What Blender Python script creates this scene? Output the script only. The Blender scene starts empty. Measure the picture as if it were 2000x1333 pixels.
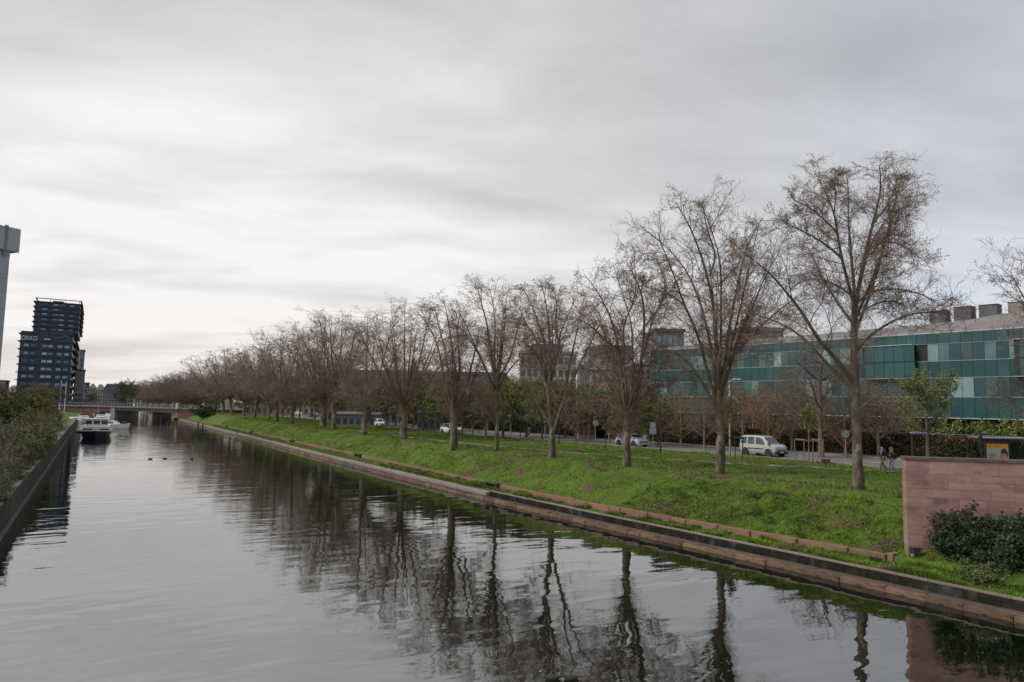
import bpy, math, random
import numpy as np
from mathutils import Vector, Matrix
random.seed(7)
rng = np.random.default_rng(11)
sc = bpy.context.scene
COL = sc.collection
rad = math.radians

# ------------------------------------------------------------------ camera
# Numbers solved from the photograph: focal 1400 px on a 2000 px wide frame, eye 6.7 m above the water.
FPX, CXP, CYP, EYE = 1400.0, 1000.0, 666.5, 6.7
YAW, PITCH, ROLL = rad(30.0312), rad(5.2290), rad(1.1)
_f = np.array([math.sin(YAW)*math.cos(PITCH), math.cos(YAW)*math.cos(PITCH), math.sin(PITCH)])
_r0 = np.array([math.cos(YAW), -math.sin(YAW), 0.0])
_u0 = np.cross(_r0, _f)
CR = math.cos(ROLL)*_r0 + math.sin(ROLL)*_u0
CU = math.cos(ROLL)*_u0 - math.sin(ROLL)*_r0
CF = _f
C0 = np.array([0.0, 0.0, EYE])
def ray(x, y): return (x-CXP)*CR - (y-CYP)*CU + FPX*CF
def onz(x, y, z):
    d = ray(x, y); return C0 + d*((z-EYE)/d[2])
def onY(x, y, Y):
    d = ray(x, y); return C0 + d*(Y/d[1])
def onX(x, y, X):
    d = ray(x, y); return C0 + d*(X/d[0])
def ondep(x, y, dep): return C0 + ray(x, y)*(dep/FPX)
def depth(p): return float((np.array(p, float)-C0).dot(CF))

cam_d = bpy.data.cameras.new('camera')
cam = bpy.data.objects.new('camera', cam_d); COL.objects.link(cam)
cam_d.sensor_width = 36.0; cam_d.lens = FPX/2000*36.0
cam_d.clip_start = 0.1; cam_d.clip_end = 9000
M4 = Matrix(((CR[0], CU[0], -CF[0], C0[0]), (CR[1], CU[1], -CF[1], C0[1]), (CR[2], CU[2], -CF[2], C0[2]), (0, 0, 0, 1)))
cam.matrix_world = M4
sc.camera = cam

# ------------------------------------------------------------------ light
SUND = ray(330, 420); SUND = SUND/np.linalg.norm(SUND)
SUN_EL = math.asin(SUND[2]); SUN_AZ = math.atan2(SUND[0], SUND[1])
sd = bpy.data.lights.new('sun', 'SUN'); sd.energy = 1.5; sd.angle = rad(30); sd.color = (1.0, 0.96, 0.9)
so = bpy.data.objects.new('sun', sd); COL.objects.link(so)
SUNL = Vector((math.sin(rad(-75))*math.cos(rad(42)), math.cos(rad(-75))*math.cos(rad(42)), math.sin(rad(42))))
so.rotation_euler = SUNL.to_track_quat('Z', 'Y').to_euler()
so.location = (0, 0, 60)
vs = sc.view_settings
vs.view_transform = 'Standard'; vs.look = 'None'; vs.gamma = 1.0; vs.use_curve_mapping = False; vs.exposure = 0.8

class NT:
    """small helper for node trees"""
    def __init__(s, nt): s.t = nt; s.n = nt.nodes; s.l = nt.links
    def add(s, typ, **kw):
        nd = s.n.new(typ)
        for k, v in kw.items(): setattr(nd, k, v)
        return nd
    def put(s, sock, v):
        if isinstance(v, bpy.types.NodeSocket): s.l.new(v, sock)
        elif v is not None: sock.default_value = v
    def math(s, op, a, b=None, c=None, clamp=False):
        nd = s.add('ShaderNodeMath', operation=op); nd.use_clamp = clamp
        s.put(nd.inputs[0], a)
        if b is not None: s.put(nd.inputs[1], b)
        if c is not None: s.put(nd.inputs[2], c)
        return nd.outputs[0]
    def vmath(s, op, a, b=None):
        nd = s.add('ShaderNodeVectorMath', operation=op); s.put(nd.inputs[0], a)
        if b is not None: s.put(nd.inputs[1], b)
        return nd
    def mix(s, f, a, b, blend='MIX'):
        nd = s.add('ShaderNodeMix', data_type='RGBA', blend_type=blend)
        s.put(nd.inputs[0], f); s.put(nd.inputs[6], a); s.put(nd.inputs[7], b)
        return nd.outputs[2]
    def noise(s, vec, scale, detail=4, rough=0.55, dist=0.0):
        nd = s.add('ShaderNodeTexNoise'); s.put(nd.inputs['Vector'], vec)
        nd.inputs['Scale'].default_value = scale; nd.inputs['Detail'].default_value = detail
        nd.inputs['Roughness'].default_value = rough; nd.inputs['Distortion'].default_value = dist
        return nd.outputs[0]
    def remap(s, v, a, b, c=0.0, d=1.0, smooth=False):
        nd = s.add('ShaderNodeMapRange'); nd.interpolation_type = 'SMOOTHSTEP' if smooth else 'LINEAR'
        s.put(nd.inputs[0], v)
        for i, q in enumerate((a, b, c, d)): nd.inputs[i+1].default_value = q
        return nd.outputs[0]
    def mapping(s, vec, scale=(1, 1, 1), rot=(0, 0, 0), loc=(0, 0, 0)):
        nd = s.add('ShaderNodeMapping'); s.put(nd.inputs[0], vec)
        nd.inputs['Scale'].default_value = scale; nd.inputs['Rotation'].default_value = rot; nd.inputs['Location'].default_value = loc
        return nd.outputs[0]
def c4(c): return (c[0], c[1], c[2], 1.0)

# overcast sky: a thin Nishita sky seen only through a nearly closed cloud deck
world = bpy.data.worlds.new('World'); sc.world = world; world.use_nodes = True
W = NT(world.node_tree); W.n.clear()
wout = W.add('ShaderNodeOutputWorld')
sky = W.add('ShaderNodeTexSky', sky_type='NISHITA'); sky.sun_disc = False
sky.sun_elevation = rad(42); sky.sun_rotation = rad(-75)
bg1 = W.add('ShaderNodeBackground'); W.l.new(sky.outputs[0], bg1.inputs[0]); bg1.inputs[1].default_value = 0.09
tc = W.add('ShaderNodeTexCoord')
dvec = W.vmath('NORMALIZE', tc.outputs['Generated']).outputs[0]
sp = W.add('ShaderNodeSeparateXYZ'); W.l.new(dvec, sp.inputs[0])
zc = W.math('MAXIMUM', sp.outputs[2], 0.0)
den = W.math('ADD', zc, 0.16)
cmb = W.add('ShaderNodeCombineXYZ')
W.l.new(W.math('DIVIDE', sp.outputs[0], den), cmb.inputs[0]); W.l.new(W.math('DIVIDE', sp.outputs[1], den), cmb.inputs[1])
pl = W.mapping(cmb.outputs[0], scale=(1.0, 1.0, 1.0), rot=(0, 0, YAW-0.18))
st = W.mapping(pl, scale=(0.55, 1.25, 1.0))
n_big = W.noise(st, 0.85, 3, 0.5, 0.25)
n_mid = W.noise(W.mapping(pl, scale=(0.75, 1.35, 1), loc=(4.2, 1.3, 0)), 2.2, 6, 0.56, 0.35)
n_soft = W.noise(W.mapping(pl, scale=(0.9, 1.2, 1), loc=(1.2, 7.3, 0)), 1.1, 2, 0.5, 0.0)
dt = W.vmath('DOT_PRODUCT', dvec, tuple(SUND)).outputs['Value']
dpos = W.math('MAXIMUM', dt, 0.0)
glow = W.math('POWER', dpos, 7.0)
core = W.math('POWER', dpos, 40.0)
B = W.math('ADD', W.math('MULTIPLY_ADD', glow, 0.105, 0.402), W.math('MULTIPLY', core, 0.03))
hi = W.remap(sp.outputs[2], 0.20, 0.52, 1.0, 0.74, True)          # deck thickens above the bright band
hi = W.math('ADD', hi, W.remap(sp.outputs[2], 0.55, 0.95, 0.0, 0.45, True))
lo = W.remap(sp.outputs[2], 0.0, 0.13, 0.88, 1.0, True)
B = W.math('MULTIPLY', W.math('MULTIPLY', B, hi), lo)
c1 = W.math('MULTIPLY_ADD', W.math('SUBTRACT', n_big, 0.5), 1.05, 1.0)
c2 = W.math('MULTIPLY_ADD', W.math('SUBTRACT', n_mid, 0.5), 0.60, 1.0)
c3 = W.math('MULTIPLY_ADD', W.math('SUBTRACT', n_soft, 0.5), 0.35, 1.0)
B = W.math('MULTIPLY', B, W.math('MULTIPLY', c1, W.math('MULTIPLY', c2, c3)))
B = W.math('MINIMUM', B, 0.53)
# tint: cool grey away from the sun, warm band low under it
cool = (0.935, 0.965, 1.05, 1); neut = (0.995, 1.0, 1.003, 1); warm = (1.035, 0.985, 0.955, 1)
tint = W.mix(W.remap(dt, 0.55, 0.93, 0, 1, True), cool, neut)
wm = W.math('MULTIPLY', W.remap(sp.outputs[2], 0.03, 0.22, 1, 0, True), W.remap(dt, 0.55, 0.9, 0, 1, True))
tint = W.mix(wm, tint, warm)
vm = W.add('ShaderNodeVectorMath', operation='SCALE'); W.l.new(tint, vm.inputs[0]); W.l.new(B, vm.inputs[3])
bg2 = W.add('ShaderNodeBackground'); W.l.new(vm.outputs[0], bg2.inputs[0]); bg2.inputs[1].default_value = 1.0
# thin places low in the east where pale blue shows
hole = W.math('MULTIPLY', W.remap(n_mid, 0.5, 0.68, 0, 1, True), W.remap(sp.outputs[2], 0.06, 0.24, 1, 0, True))
hole = W.math('MULTIPLY', hole, W.remap(dt, 0.9, 0.7, 0, 0.65, True))
mx = W.add('ShaderNodeMixShader')
W.l.new(W.math('SUBTRACT', 1.0, hole), mx.inputs[0]); W.l.new(bg1.outputs[0], mx.inputs[1]); W.l.new(bg2.outputs[0], mx.inputs[2])
W.l.new(mx.outputs[0], wout.inputs[0])

# ------------------------------------------------------------------ helpers
def tag(o, label=None, cat=None, group=None, kind=None):
    if label: o['label'] = label
    if cat: o['category'] = cat
    if group: o['group'] = group
    if kind: o['kind'] = kind
    return o
def empty(name, loc, rz=0.0, **kw):
    o = bpy.data.objects.new(name, None); COL.objects.link(o)
    o.location = loc; o.rotation_euler = (0, 0, rz); o.empty_display_size = 0.3
    return tag(o, **kw)
def link(name, me, parent=None, loc=(0, 0, 0), rot=(0, 0, 0), scale=(1, 1, 1), **kw):
    o = bpy.data.objects.new(name, me); COL.objects.link(o)
    if parent is not None: o.parent = parent
    o.location = loc; o.rotation_euler = rot; o.scale = scale
    return tag(o, **kw)
def copy_thing(o, parent=None):
    c = o.copy(); COL.objects.link(c)
    if parent is not None: c.parent = parent
    for ch in o.children: copy_thing(ch, c)
    return c

class MB:
    """collects faces for one mesh"""
    def __init__(s): s.v = []; s.f = []; s.mi = []
    def add(s, vs_, fs_, m=0):
        b = len(s.v); s.v.extend([tuple(p) for p in vs_])
        for f in fs_: s.f.append(tuple(b+i for i in f)); s.mi.append(m)
        return s
    def box(s, x0, x1, y0, y1, z0, z1, m=0):
        return s.add([(x0,y0,z0),(x1,y0,z0),(x1,y1,z0),(x0,y1,z0),(x0,y0,z1),(x1,y0,z1),(x1,y1,z1),(x0,y1,z1)],
                     [(0,3,2,1),(4,5,6,7),(0,1,5,4),(1,2,6,5),(2,3,7,6),(3,0,4,7)], m)
    def bbox(s, x0, x1, y0, y1, z0, z1, b=0.01, m=0):
        """box with chamfered edges (44 triangles)"""
        cx, cy, cz = (x0+x1)/2, (y0+y1)/2, (z0+z1)/2; hx, hy, hz = (x1-x0)/2, (y1-y0)/2, (z1-z0)/2
        vs_ = []; idx = {}
        for sx in (-1, 1):
            for sy in (-1, 1):
                for sz in (-1, 1):
                    for a in range(3):
                        p = [sx*(hx-(b if a != 0 else 0)), sy*(hy-(b if a != 1 else 0)), sz*(hz-(b if a != 2 else 0))]
                        idx[(sx, sy, sz, a)] = len(vs_); vs_.append((cx+p[0], cy+p[1], cz+p[2]))
        fs_ = []
        for a in range(3):
            for sg in (-1, 1):
                o1, o2 = [k for k in range(3) if k != a]; q = []
                for u, w in ((-1,-1),(1,-1),(1,1),(-1,1)):
                    k = [0,0,0]; k[a] = sg; k[o1] = u; k[o2] = w; q.append(idx[(k[0],k[1],k[2],a)])
                flip = (sg > 0) == (a == 1)
                fs_.append(tuple(q[::-1] if flip else q))
        for a in range(3):      # edges along axis a
            o1, o2 = [k for k in range(3) if k != a]
            for u in (-1, 1):
                for w in (-1, 1):
                    q = []
                    for e, ax in ((-1,o1),(1,o1),(1,o2),(-1,o2)):
                        k = [0,0,0]; k[a] = e; k[o1] = u; k[o2] = w; q.append(idx[(k[0],k[1],k[2],ax)])
                    fs_.append(tuple(q))
        for sx in (-1, 1):
            for sy in (-1, 1):
                for sz in (-1, 1): fs_.append(tuple(idx[(sx,sy,sz,a)] for a in range(3)))
        return s.add(vs_, fs_, m)
    def cyl(s, p0, p1, r0, r1=None, n=10, m=0, caps=True):
        r1 = r0 if r1 is None else r1
        p0 = Vector(p0); p1 = Vector(p1); d = (p1-p0).normalized()
        a = d.orthogonal().normalized(); b = d.cross(a)
        vs_ = [p0+(a*math.cos(2*math.pi*i/n)+b*math.sin(2*math.pi*i/n))*r0 for i in range(n)]
        vs_ += [p1+(a*math.cos(2*math.pi*i/n)+b*math.sin(2*math.pi*i/n))*r1 for i in range(n)]
        fs_ = [(i, (i+1) % n, n+(i+1) % n, n+i) for i in range(n)]
        if caps: fs_ += [tuple(range(n-1, -1, -1)), tuple(range(n, 2*n))]
        return s.add(vs_, fs_, m)
    def ball(s, c, rx, ry=None, rz=None, n=8, k=6, m=0):
        ry = rx if ry is None else ry; rz = rx if rz is None else rz
        vs_ = [(c[0], c[1], c[2]-rz)]
        for j in range(1, k):
            t = -math.pi/2+math.pi*j/k
            for i in range(n):
                a = 2*math.pi*i/n; vs_.append((c[0]+rx*math.cos(t)*math.cos(a), c[1]+ry*math.cos(t)*math.sin(a), c[2]+rz*math.sin(t)))
        vs_.append((c[0], c[1], c[2]+rz)); fs_ = []
        for i in range(n): fs_.append((0, 1+(i+1) % n, 1+i))
        for j in range(k-2):
            for i in range(n): fs_.append((1+j*n+i, 1+j*n+(i+1) % n, 1+(j+1)*n+(i+1) % n, 1+(j+1)*n+i))
        for i in range(n): fs_.append((len(vs_)-1, 1+(k-2)*n+i, 1+(k-2)*n+(i+1) % n))
        return s.add(vs_, fs_, m)
    def mesh(s, name, mats, smooth=False):
        me = bpy.data.meshes.new(name); me.from_pydata([tuple(p) for p in s.v], [], s.f)
        for m in (mats if isinstance(mats, (list, tuple)) else [mats]): me.materials.append(m)
        me.polygons.foreach_set('material_index', s.mi)
        if smooth: me.polygons.foreach_set('use_smooth', [True]*len(s.f))
        me.update(); return me
    def build(s, name, mats, parent=None, smooth=False, **kw):
        return link(name, s.mesh(name, mats, smooth), parent, **kw)

def np_mesh(name, V, F, mats, mi=None, smooth=False):
    """V (n,3) and F (m,k) arrays -> mesh"""
    V = np.ascontiguousarray(V, dtype=np.float32); F = np.ascontiguousarray(F, dtype=np.int32)
    me = bpy.data.meshes.new(name); k = F.shape[1]
    me.vertices.add(len(V)); me.vertices.foreach_set('co', V.ravel())
    me.loops.add(F.size); me.loops.foreach_set('vertex_index', F.ravel())
    me.polygons.add(len(F)); me.polygons.foreach_set('loop_start', np.arange(0, F.size, k, dtype=np.int32))
    me.polygons.foreach_set('loop_total', np.full(len(F), k, dtype=np.int32))
    for m in (mats if isinstance(mats, (list, tuple)) else [mats]): me.materials.append(m)
    if mi is not None: me.polygons.foreach_set('material_index', np.ascontiguousarray(mi, dtype=np.int32))
    if smooth: me.polygons.foreach_set('use_smooth', np.ones(len(F), dtype=bool))
    me.update(calc_edges=True); return me

def vnoise(x, y, seed=0):
    """smooth value noise on arrays, -1..1"""
    x = np.asarray(x, float); y = np.asarray(y, float)
    xi = np.floor(x).astype(np.int64); yi = np.floor(y).astype(np.int64); fx = x-xi; fy = y-yi
    def h(a, b):
        n = (a*374761393 + b*668265263 + seed*1442695041) & 0x7fffffff
        n = ((n ^ (n >> 13))*1274126177) & 0x7fffffff
        return ((n ^ (n >> 16)) & 0xffff)/32767.5-1
    sx = fx*fx*(3-2*fx); sy = fy*fy*(3-2*fy)
    return (h(xi, yi)*(1-sx)+h(xi+1, yi)*sx)*(1-sy)+(h(xi, yi+1)*(1-sx)+h(xi+1, yi+1)*sx)*sy

# ------------------------------------------------------------------ materials
def pmat(name, c, c2=None, scale=4.0, rough=0.8, rough2=None, bump=0.0, bscale=None, detail=5, metal=0.0,
         spec=0.5, contrast=(0.35, 0.65), stretch=(1, 1, 1), rnd=0.0, coords='Object', spots=None, dirt=None, island=0.0, trans=0.0):
    m = bpy.data.materials.new(name); m.use_nodes = True
    N = NT(m.node_tree); b = N.n['Principled BSDF']
    tcn = N.add('ShaderNodeTexCoord')
    if coords == 'World':
        g = N.add('ShaderNodeNewGeometry'); base = g.outputs['Position']
    else: base = tcn.outputs[coords]
    v = N.mapping(base, scale=stretch)
    c2 = c2 or tuple(x*0.6 for x in c)
    nz = N.noise(v, scale, detail, 0.6)
    col = N.mix(N.remap(nz, contrast[0], contrast[1], 0, 1), c4(c), c4(c2))
    if spots:     # (colour, scale, threshold low, high)
        n2 = N.noise(N.mapping(base, scale=stretch, loc=(3.1, 5.7, 1.9)), spots[1], 5, 0.6)
        col = N.mix(N.remap(n2, spots[2], spots[3], 0, 1, True), col, c4(spots[0]))
    if dirt:
        n3 = N.noise(N.mapping(base, scale=stretch, loc=(13.1, 2.7, 8.9)), dirt[1], 4, 0.6)
        col = N.mix(N.remap(n3, dirt[2], dirt[3], 0, 1, True), col, c4(dirt[0]))
    if rnd or island:
        if island:
            g2 = N.add('ShaderNodeNewGeometry'); rv = g2.outputs['Random Per Island']; amt = island
        else:
            oi = N.add('ShaderNodeObjectInfo'); rv = oi.outputs['Random']; amt = rnd
        f = N.math('MULTIPLY_ADD', N.math('SUBTRACT', rv, 0.5), 2*amt, 1.0)
        sc_ = N.add('ShaderNodeVectorMath', operation='SCALE'); N.l.new(col, sc_.inputs[0]); N.l.new(f, sc_.inputs[3]); col = sc_.outputs[0]
    N.l.new(col, b.inputs['Base Color'])
    if rough2 is not None: N.l.new(N.remap(nz, 0.3, 0.7, rough, rough2), b.inputs['Roughness'])
    else: b.inputs['Roughness'].default_value = rough
    b.inputs['Metallic'].default_value = metal; b.inputs['Specular IOR Level'].default_value = spec
    if bump:
        bp = N.add('ShaderNodeBump'); bp.inputs['Distance'].default_value = bump; bp.inputs['Strength'].default_value = 1.0
        N.l.new(N.noise(v, bscale or scale*2, 6, 0.65), bp.inputs['Height']); N.l.new(bp.outputs[0], b.inputs['Normal'])
    if trans:
        b.inputs['Transmission Weight'].default_value = 0
    return m
# ------------------------------------------------------------------ shapes of the banks
def curve(ys, xs):
    ys = np.array(ys, float); xs = np.array(xs, float)
    def f(Y):
        return sum(np.interp(np.asarray(Y, float)+d, ys, xs) for d in (-3, -1.5, 0, 1.5, 3))/5.0
    return f
wF = curve([-10, 0, 12, 18, 30, 36, 45, 54, 69, 100, 174, 255, 700], [27.6, 27.2, 26.5, 26.2, 25.3, 24.9, 24.5, 24.3, 24.0, 23.9, 24.3, 24.8, 24.8])
lwF = curve([-10, 18, 24, 31, 38, 48, 60, 80, 700], [2.5, 2.4, 1.95, 1.7, 1.5, 1.7, 2.0, 2.4, 2.6])
crF = curve([-10, 10, 24, 33, 40, 48, 65, 110, 170, 250, 700], [35.5, 35.3, 34.6, 33.4, 32.0, 31.3, 30.8, 30.8, 32, 32.3, 32.3])
rnF = curve([-40, 20, 34, 47, 60, 79, 95, 128, 200, 700], [51.8, 51.5, 51.2, 50.4, 49.2, 46.6, 45.2, 44.9, 44.9, 44.9])   # road, near kerb
rfF = curve([-40, 30, 38, 47, 56, 71, 90, 123, 200, 700], [62.4, 62.2, 61.6, 60.0, 58.2, 56.0, 53.8, 52.6, 52.6, 52.6])        # road, far kerb
ZR = 2.7
pathP = np.array([(48.2, 29.6), (47.3, 31.3), (46.2, 33), (43.5, 37), (41.4, 40), (40, 44), (38, 48.2), (36.7, 53.9), (35.4, 60.3), (34.2, 68), (33.6, 80), (33.4, 95), (33.4, 110)])
def bankz(X, Y):
    X = np.asarray(X, float); Y = np.asarray(Y, float)
    w = wF(Y); a = w+lwF(Y)+0.2; c = crF(Y)
    t = np.clip((X-a)/(c-a), 0, 1)
    prof = np.sin(t*math.pi/2)**1.12
    bump = 0.30*vnoise(X/2.3, Y/3.1, 3)+0.22*vnoise(X/0.9, Y/1.1, 5)+0.20*vnoise(X/5, Y/7, 8)
    z = 0.95+(ZR-0.95)*prof+bump*(np.sin(np.clip(t, 0, 1)*math.pi)**0.6*0.9+0.05)+0.05*vnoise(X/0.4, Y/0.45, 9)
    berm = 0.60+0.06*np.clip((X-w-1.0)/0.8, 0, 1)+0.03*vnoise(X/0.3, Y/0.4, 2)
    return np.where(X < a-0.05, berm, z)

# ------------------------------------------------------------------ water
def water_mat():
    m = bpy.data.materials.new('canal_water'); m.use_nodes = True; N = NT(m.node_tree); b = N.n['Principled BSDF']
    g = N.add('ShaderNodeNewGeometry'); pos = g.outputs['Position']
    b.inputs['Base Color'].default_value = (0.0035, 0.005, 0.003, 1); b.inputs['Roughness'].default_value = 0.015
    b.inputs['IOR'].default_value = 3.6
    v1 = N.mapping(pos, rot=(0, 0, YAW+0.05), scale=(0.33, 1.0, 1.0))      # crests lie across the view of the canal
    v2 = N.mapping(pos, rot=(0, 0, YAW-0.45), scale=(0.5, 1.0, 1.0))
    v3 = N.mapping(pos, rot=(0, 0, YAW+0.75), scale=(0.45, 1.0, 1.0)); obl = N.math('SUBTRACT', N.noise(v3, 0.85, 1, 0.4, 0.2), 0.5)
    swell = N.math('SUBTRACT', N.noise(v1, 0.75, 2, 0.45, 0.35), 0.5)
    rip = N.math('SUBTRACT', N.noise(v2, 2.1, 3, 0.5, 0.4), 0.5)
    fine = N.math('SUBTRACT', N.noise(v1, 7.0, 2, 0.5, 0.3), 0.5)
    patch = N.remap(N.noise(N.mapping(pos, scale=(0.7, 1, 1)), 0.07, 2, 0.5), 0.35, 0.65, 0.45, 1.25, True)
    h = N.math('ADD', N.math('MULTIPLY', swell, 0.017), N.math('MULTIPLY', N.math('MULTIPLY', rip, 0.0036), patch))
    h = N.math('ADD', h, N.math('MULTIPLY', fine, 0.0005))
    h = N.math('ADD', h, N.math('MULTIPLY', N.math('MULTIPLY', obl, 0.020), patch))
    bp = N.add('ShaderNodeBump'); bp.inputs['Strength'].default_value = 1.0; bp.inputs['Distance'].default_value = 1.0
    N.l.new(h, bp.inputs['Height']); N.l.new(bp.outputs[0], b.inputs['Normal'])
    return m
mW = water_mat()
mb = MB(); ys = [-60, -20, 0, 20, 40, 80, 160, 320, 640, 1000]
for i in range(len(ys)-1): mb.add([(-12, ys[i], 0), (30.5, ys[i], 0), (30.5, ys[i+1], 0), (-12, ys[i+1], 0)], [(0, 1, 2, 3)])
mb.build('canal_water', mW, kind='structure')

# ------------------------------------------------------------------ ground sheets
gr_noise = dict(coords='World')
mGrass = pmat('grass_turf', (0.100, 0.150, 0.022), (0.068, 0.108, 0.016), scale=0.9, rough=0.95, bump=0.05, bscale=14, spec=0.15,
              spots=((0.115, 0.080, 0.050), 0.5, 0.53, 0.66), dirt=((0.070, 0.115, 0.02), 3.5, 0.5, 0.7), coords='World')  # turf colour darkened to carry the self-shadow of the blades
mGround = pmat('far_ground', (0.10, 0.11, 0.05), (0.12, 0.11, 0.08), scale=0.05, rough=0.95, coords='World', spec=0.1)
mAsph = pmat('asphalt', (0.165, 0.158, 0.160), (0.130, 0.126, 0.130), scale=0.8, rough=0.72, bump=0.004, bscale=60, coords='World', spots=((0.12, 0.115, 0.115), 0.35, 0.5, 0.75), spec=0.35)
mKerb = pmat('kerb_stone', (0.30, 0.26, 0.22), (0.20, 0.17, 0.14), scale=3, rough=0.85, bump=0.01, coords='World')
mPave = pmat('pavement', (0.22, 0.16, 0.13), (0.15, 0.11, 0.09), scale=1.2, rough=0.9, coords='World')
mLine = pmat('road_paint', (0.72, 0.72, 0.70), (0.50, 0.50, 0.48), scale=6, rough=0.6, coords='World', contrast=(0.45, 0.75))
mDirt = pmat('trodden_earth', (0.26, 0.21, 0.16), (0.15, 0.13, 0.07), scale=2.2, rough=0.95, coords='World', contrast=(0.4, 0.62), bump=0.02)

# canal-side bank, right
Ys = np.concatenate([np.arange(-14, 60, 0.35), np.arange(60, 120, 0.8), np.arange(120, 262, 2.5), np.arange(262, 705, 12)])
U1 = np.array([0.86, 1.0, 1.3, 1.6, 2.0]); NB = 56
rows = []
for Y in Ys:
    w = float(wF(Y)); a = w+float(lwF(Y)); e = float(rnF(Y))-0.1; c = float(crF(Y))
    xs1 = np.linspace(w+0.92, a+0.05, 6); xs2 = a+0.16+(c+1.5-a-0.16)*np.linspace(0, 1, NB-14); xs3 = np.linspace(c+1.5, e, 15)[1:]
    rows.append(np.concatenate([xs1, xs2, xs3]))
XX = np.array(rows); YY = np.repeat(Ys[:, None], XX.shape[1], 1); ZZ = bankz(XX, YY)
nr, ncx = XX.shape
V = np.stack([XX, YY, ZZ], -1).reshape(-1, 3)
ii, jj = np.meshgrid(np.arange(nr-1), np.arange(ncx-1), indexing='ij'); q = ii*ncx+jj
F = np.stack([q, q+1, q+ncx+1, q+ncx], -1).reshape(-1, 4)
link('grass_bank', np_mesh('grass_bank', V, F, mGrass, smooth=True), kind='structure')

def strip(name, fa, fb, z, mat, y0, y1, step=4, **kw):
    mb = MB(); yy = np.arange(y0, y1+0.01, step)
    for i in range(len(yy)-1):
        a, b = yy[i], yy[i+1]
        mb.add([(fa(a), a, z), (fb(a), a, z), (fb(b), b, z), (fa(b), b, z)], [(0, 1, 2, 3)])
    return mb.build(name, mat, **kw)
strip('road', lambda y: float(rnF(y)), lambda y: float(rfF(y)), ZR-0.04, mAsph, -40, 700, kind='structure')
strip('pavement', lambda y: float(rfF(y))+0.3, lambda y: float(rfF(y))+2.8, ZR+0.09, mPave, -40, 260, kind='structure')
mb = MB()
for f, o in ((rnF, -0.16), (rfF, 0.0)):
    yy = np.arange(-40, 260, 4.0)
    for a in yy:
        b = a+4; x0, x1 = float(f(a))+o, float(f(b))+o
        mb.add([(x0, a, 2.5), (x0+0.3, a, 2.5), (x1+0.3, b, 2.5), (x1, b, 2.5), (x0, a, ZR+0.1), (x0+0.3, a, ZR+0.1), (x1+0.3, b, ZR+0.1), (x1, b, ZR+0.1)],
               [(4, 5, 6, 7), (0, 4, 7, 3), (1, 2, 6, 5)])
mb.build('kerb', mKerb, kind='structure')
mb = MB(); zl = ZR-0.036
for a in np.arange(-30, 200, 4.0):      # edge line near side, broken centre line, far edge line
    b = a+4
    mb.add([(float(rnF(a))+0.35, a, zl), (float(rnF(a))+0.5, a, zl), (float(rnF(b))+0.5, b, zl), (float(rnF(b))+0.35, b, zl)], [(0, 1, 2, 3)])
for a in np.arange(-30, 200, 6.0):
    m_ = lambda y: 0.5*float(rnF(y))+0.5*float(rfF(y)); b = a+3
    mb.add([(m_(a)-0.07, a, zl), (m_(a)+0.07, a, zl), (m_(b)+0.07, b, zl), (m_(b)-0.07, b, zl)], [(0, 1, 2, 3)])
mb.build('road_markings', mLine, kind='structure')
# worn path in the grass
mb = MB(); pp = []
for i in range(len(pathP)-1):
    for t in np.linspace(0, 1, 12, endpoint=False): pp.append(pathP[i]*(1-t)+pathP[i+1]*t)
pp = np.array(pp); tg = np.gradient(pp, axis=0); tg /= np.linalg.norm(tg, axis=1)[:, None]; nn = np.stack([tg[:, 1], -tg[:, 0]], -1)
wd = 0.30+0.10*vnoise(np.arange(len(pp))/4.0, np.zeros(len(pp)), 4)
L_ = pp+nn*wd[:, None]; R_ = pp-nn*wd[:, None]; vv = []
for i in range(len(pp)):
    for p in (L_[i], pp[i], R_[i]): vv.append((p[0], p[1], float(bankz(p[0], p[1]))+0.035))
fs = []
for i in range(len(pp)-1):
    for k in (0, 1): fs.append((3*i+k, 3*i+k+1, 3*i+4+k, 3*i+3+k))
mb.add(vv, fs).build('path', mDirt, kind='structure')
# everything beyond, to the horizon
mb = MB()
mb.add([(33, -60, 2.5), (4000, -60, 2.5), (4000, 5000, 2.5), (33, 5000, 2.5)], [(0, 1, 2, 3)])
mb.add([(-4000, -60, 1.35), (-3.9, -60, 1.35), (-3.9, 1000, 1.35), (-4000, 1000, 1.35)], [(0, 1, 2, 3)])
mb.add([(-4000, 1000, 1.35), (33, 1000, 1.35), (33, 5000, 1.35), (-4000, 5000, 1.35)], [(0, 1, 2, 3)])
mb.build('ground', mGround, kind='structure')

# left bank: lawn rising from the quay wall, and the light footpath in it
mLawn = pmat('left_lawn', (0.07, 0.14, 0.02), (0.09, 0.12, 0.04), scale=0.4, rough=0.95, bump=0.05, bscale=8, coords='World', spots=((0.16, 0.13, 0.08), 0.2, 0.55, 0.7), spec=0.1)
Yl = np.concatenate([np.arange(-20, 120, 1.5), np.arange(120, 300, 6)]); Xl = np.concatenate([-4.05-np.linspace(0, 8, 17), -12.05-np.linspace(1, 70, 24)])
XX, YY = np.meshgrid(Xl, Yl); ZZ = 1.55+1.15*np.clip((-XX-5)/11, 0, 1)+0.1*vnoise(XX/2, YY/2, 3)
V = np.stack([XX, YY, ZZ], -1).reshape(-1, 3); nr, ncx = XX.shape
ii, jj = np.meshgrid(np.arange(nr-1), np.arange(ncx-1), indexing='ij'); q = ii*ncx+jj
link('lawn', np_mesh('lawn', V, np.stack([q, q+ncx, q+ncx+1, q+1], -1).reshape(-1, 4), mLawn, smooth=True), kind='structure')
mGravel = pmat('pale_gravel', (0.50, 0.47, 0.42), (0.36, 0.33, 0.29), scale=1.5, rough=0.95, coords='World')
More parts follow.
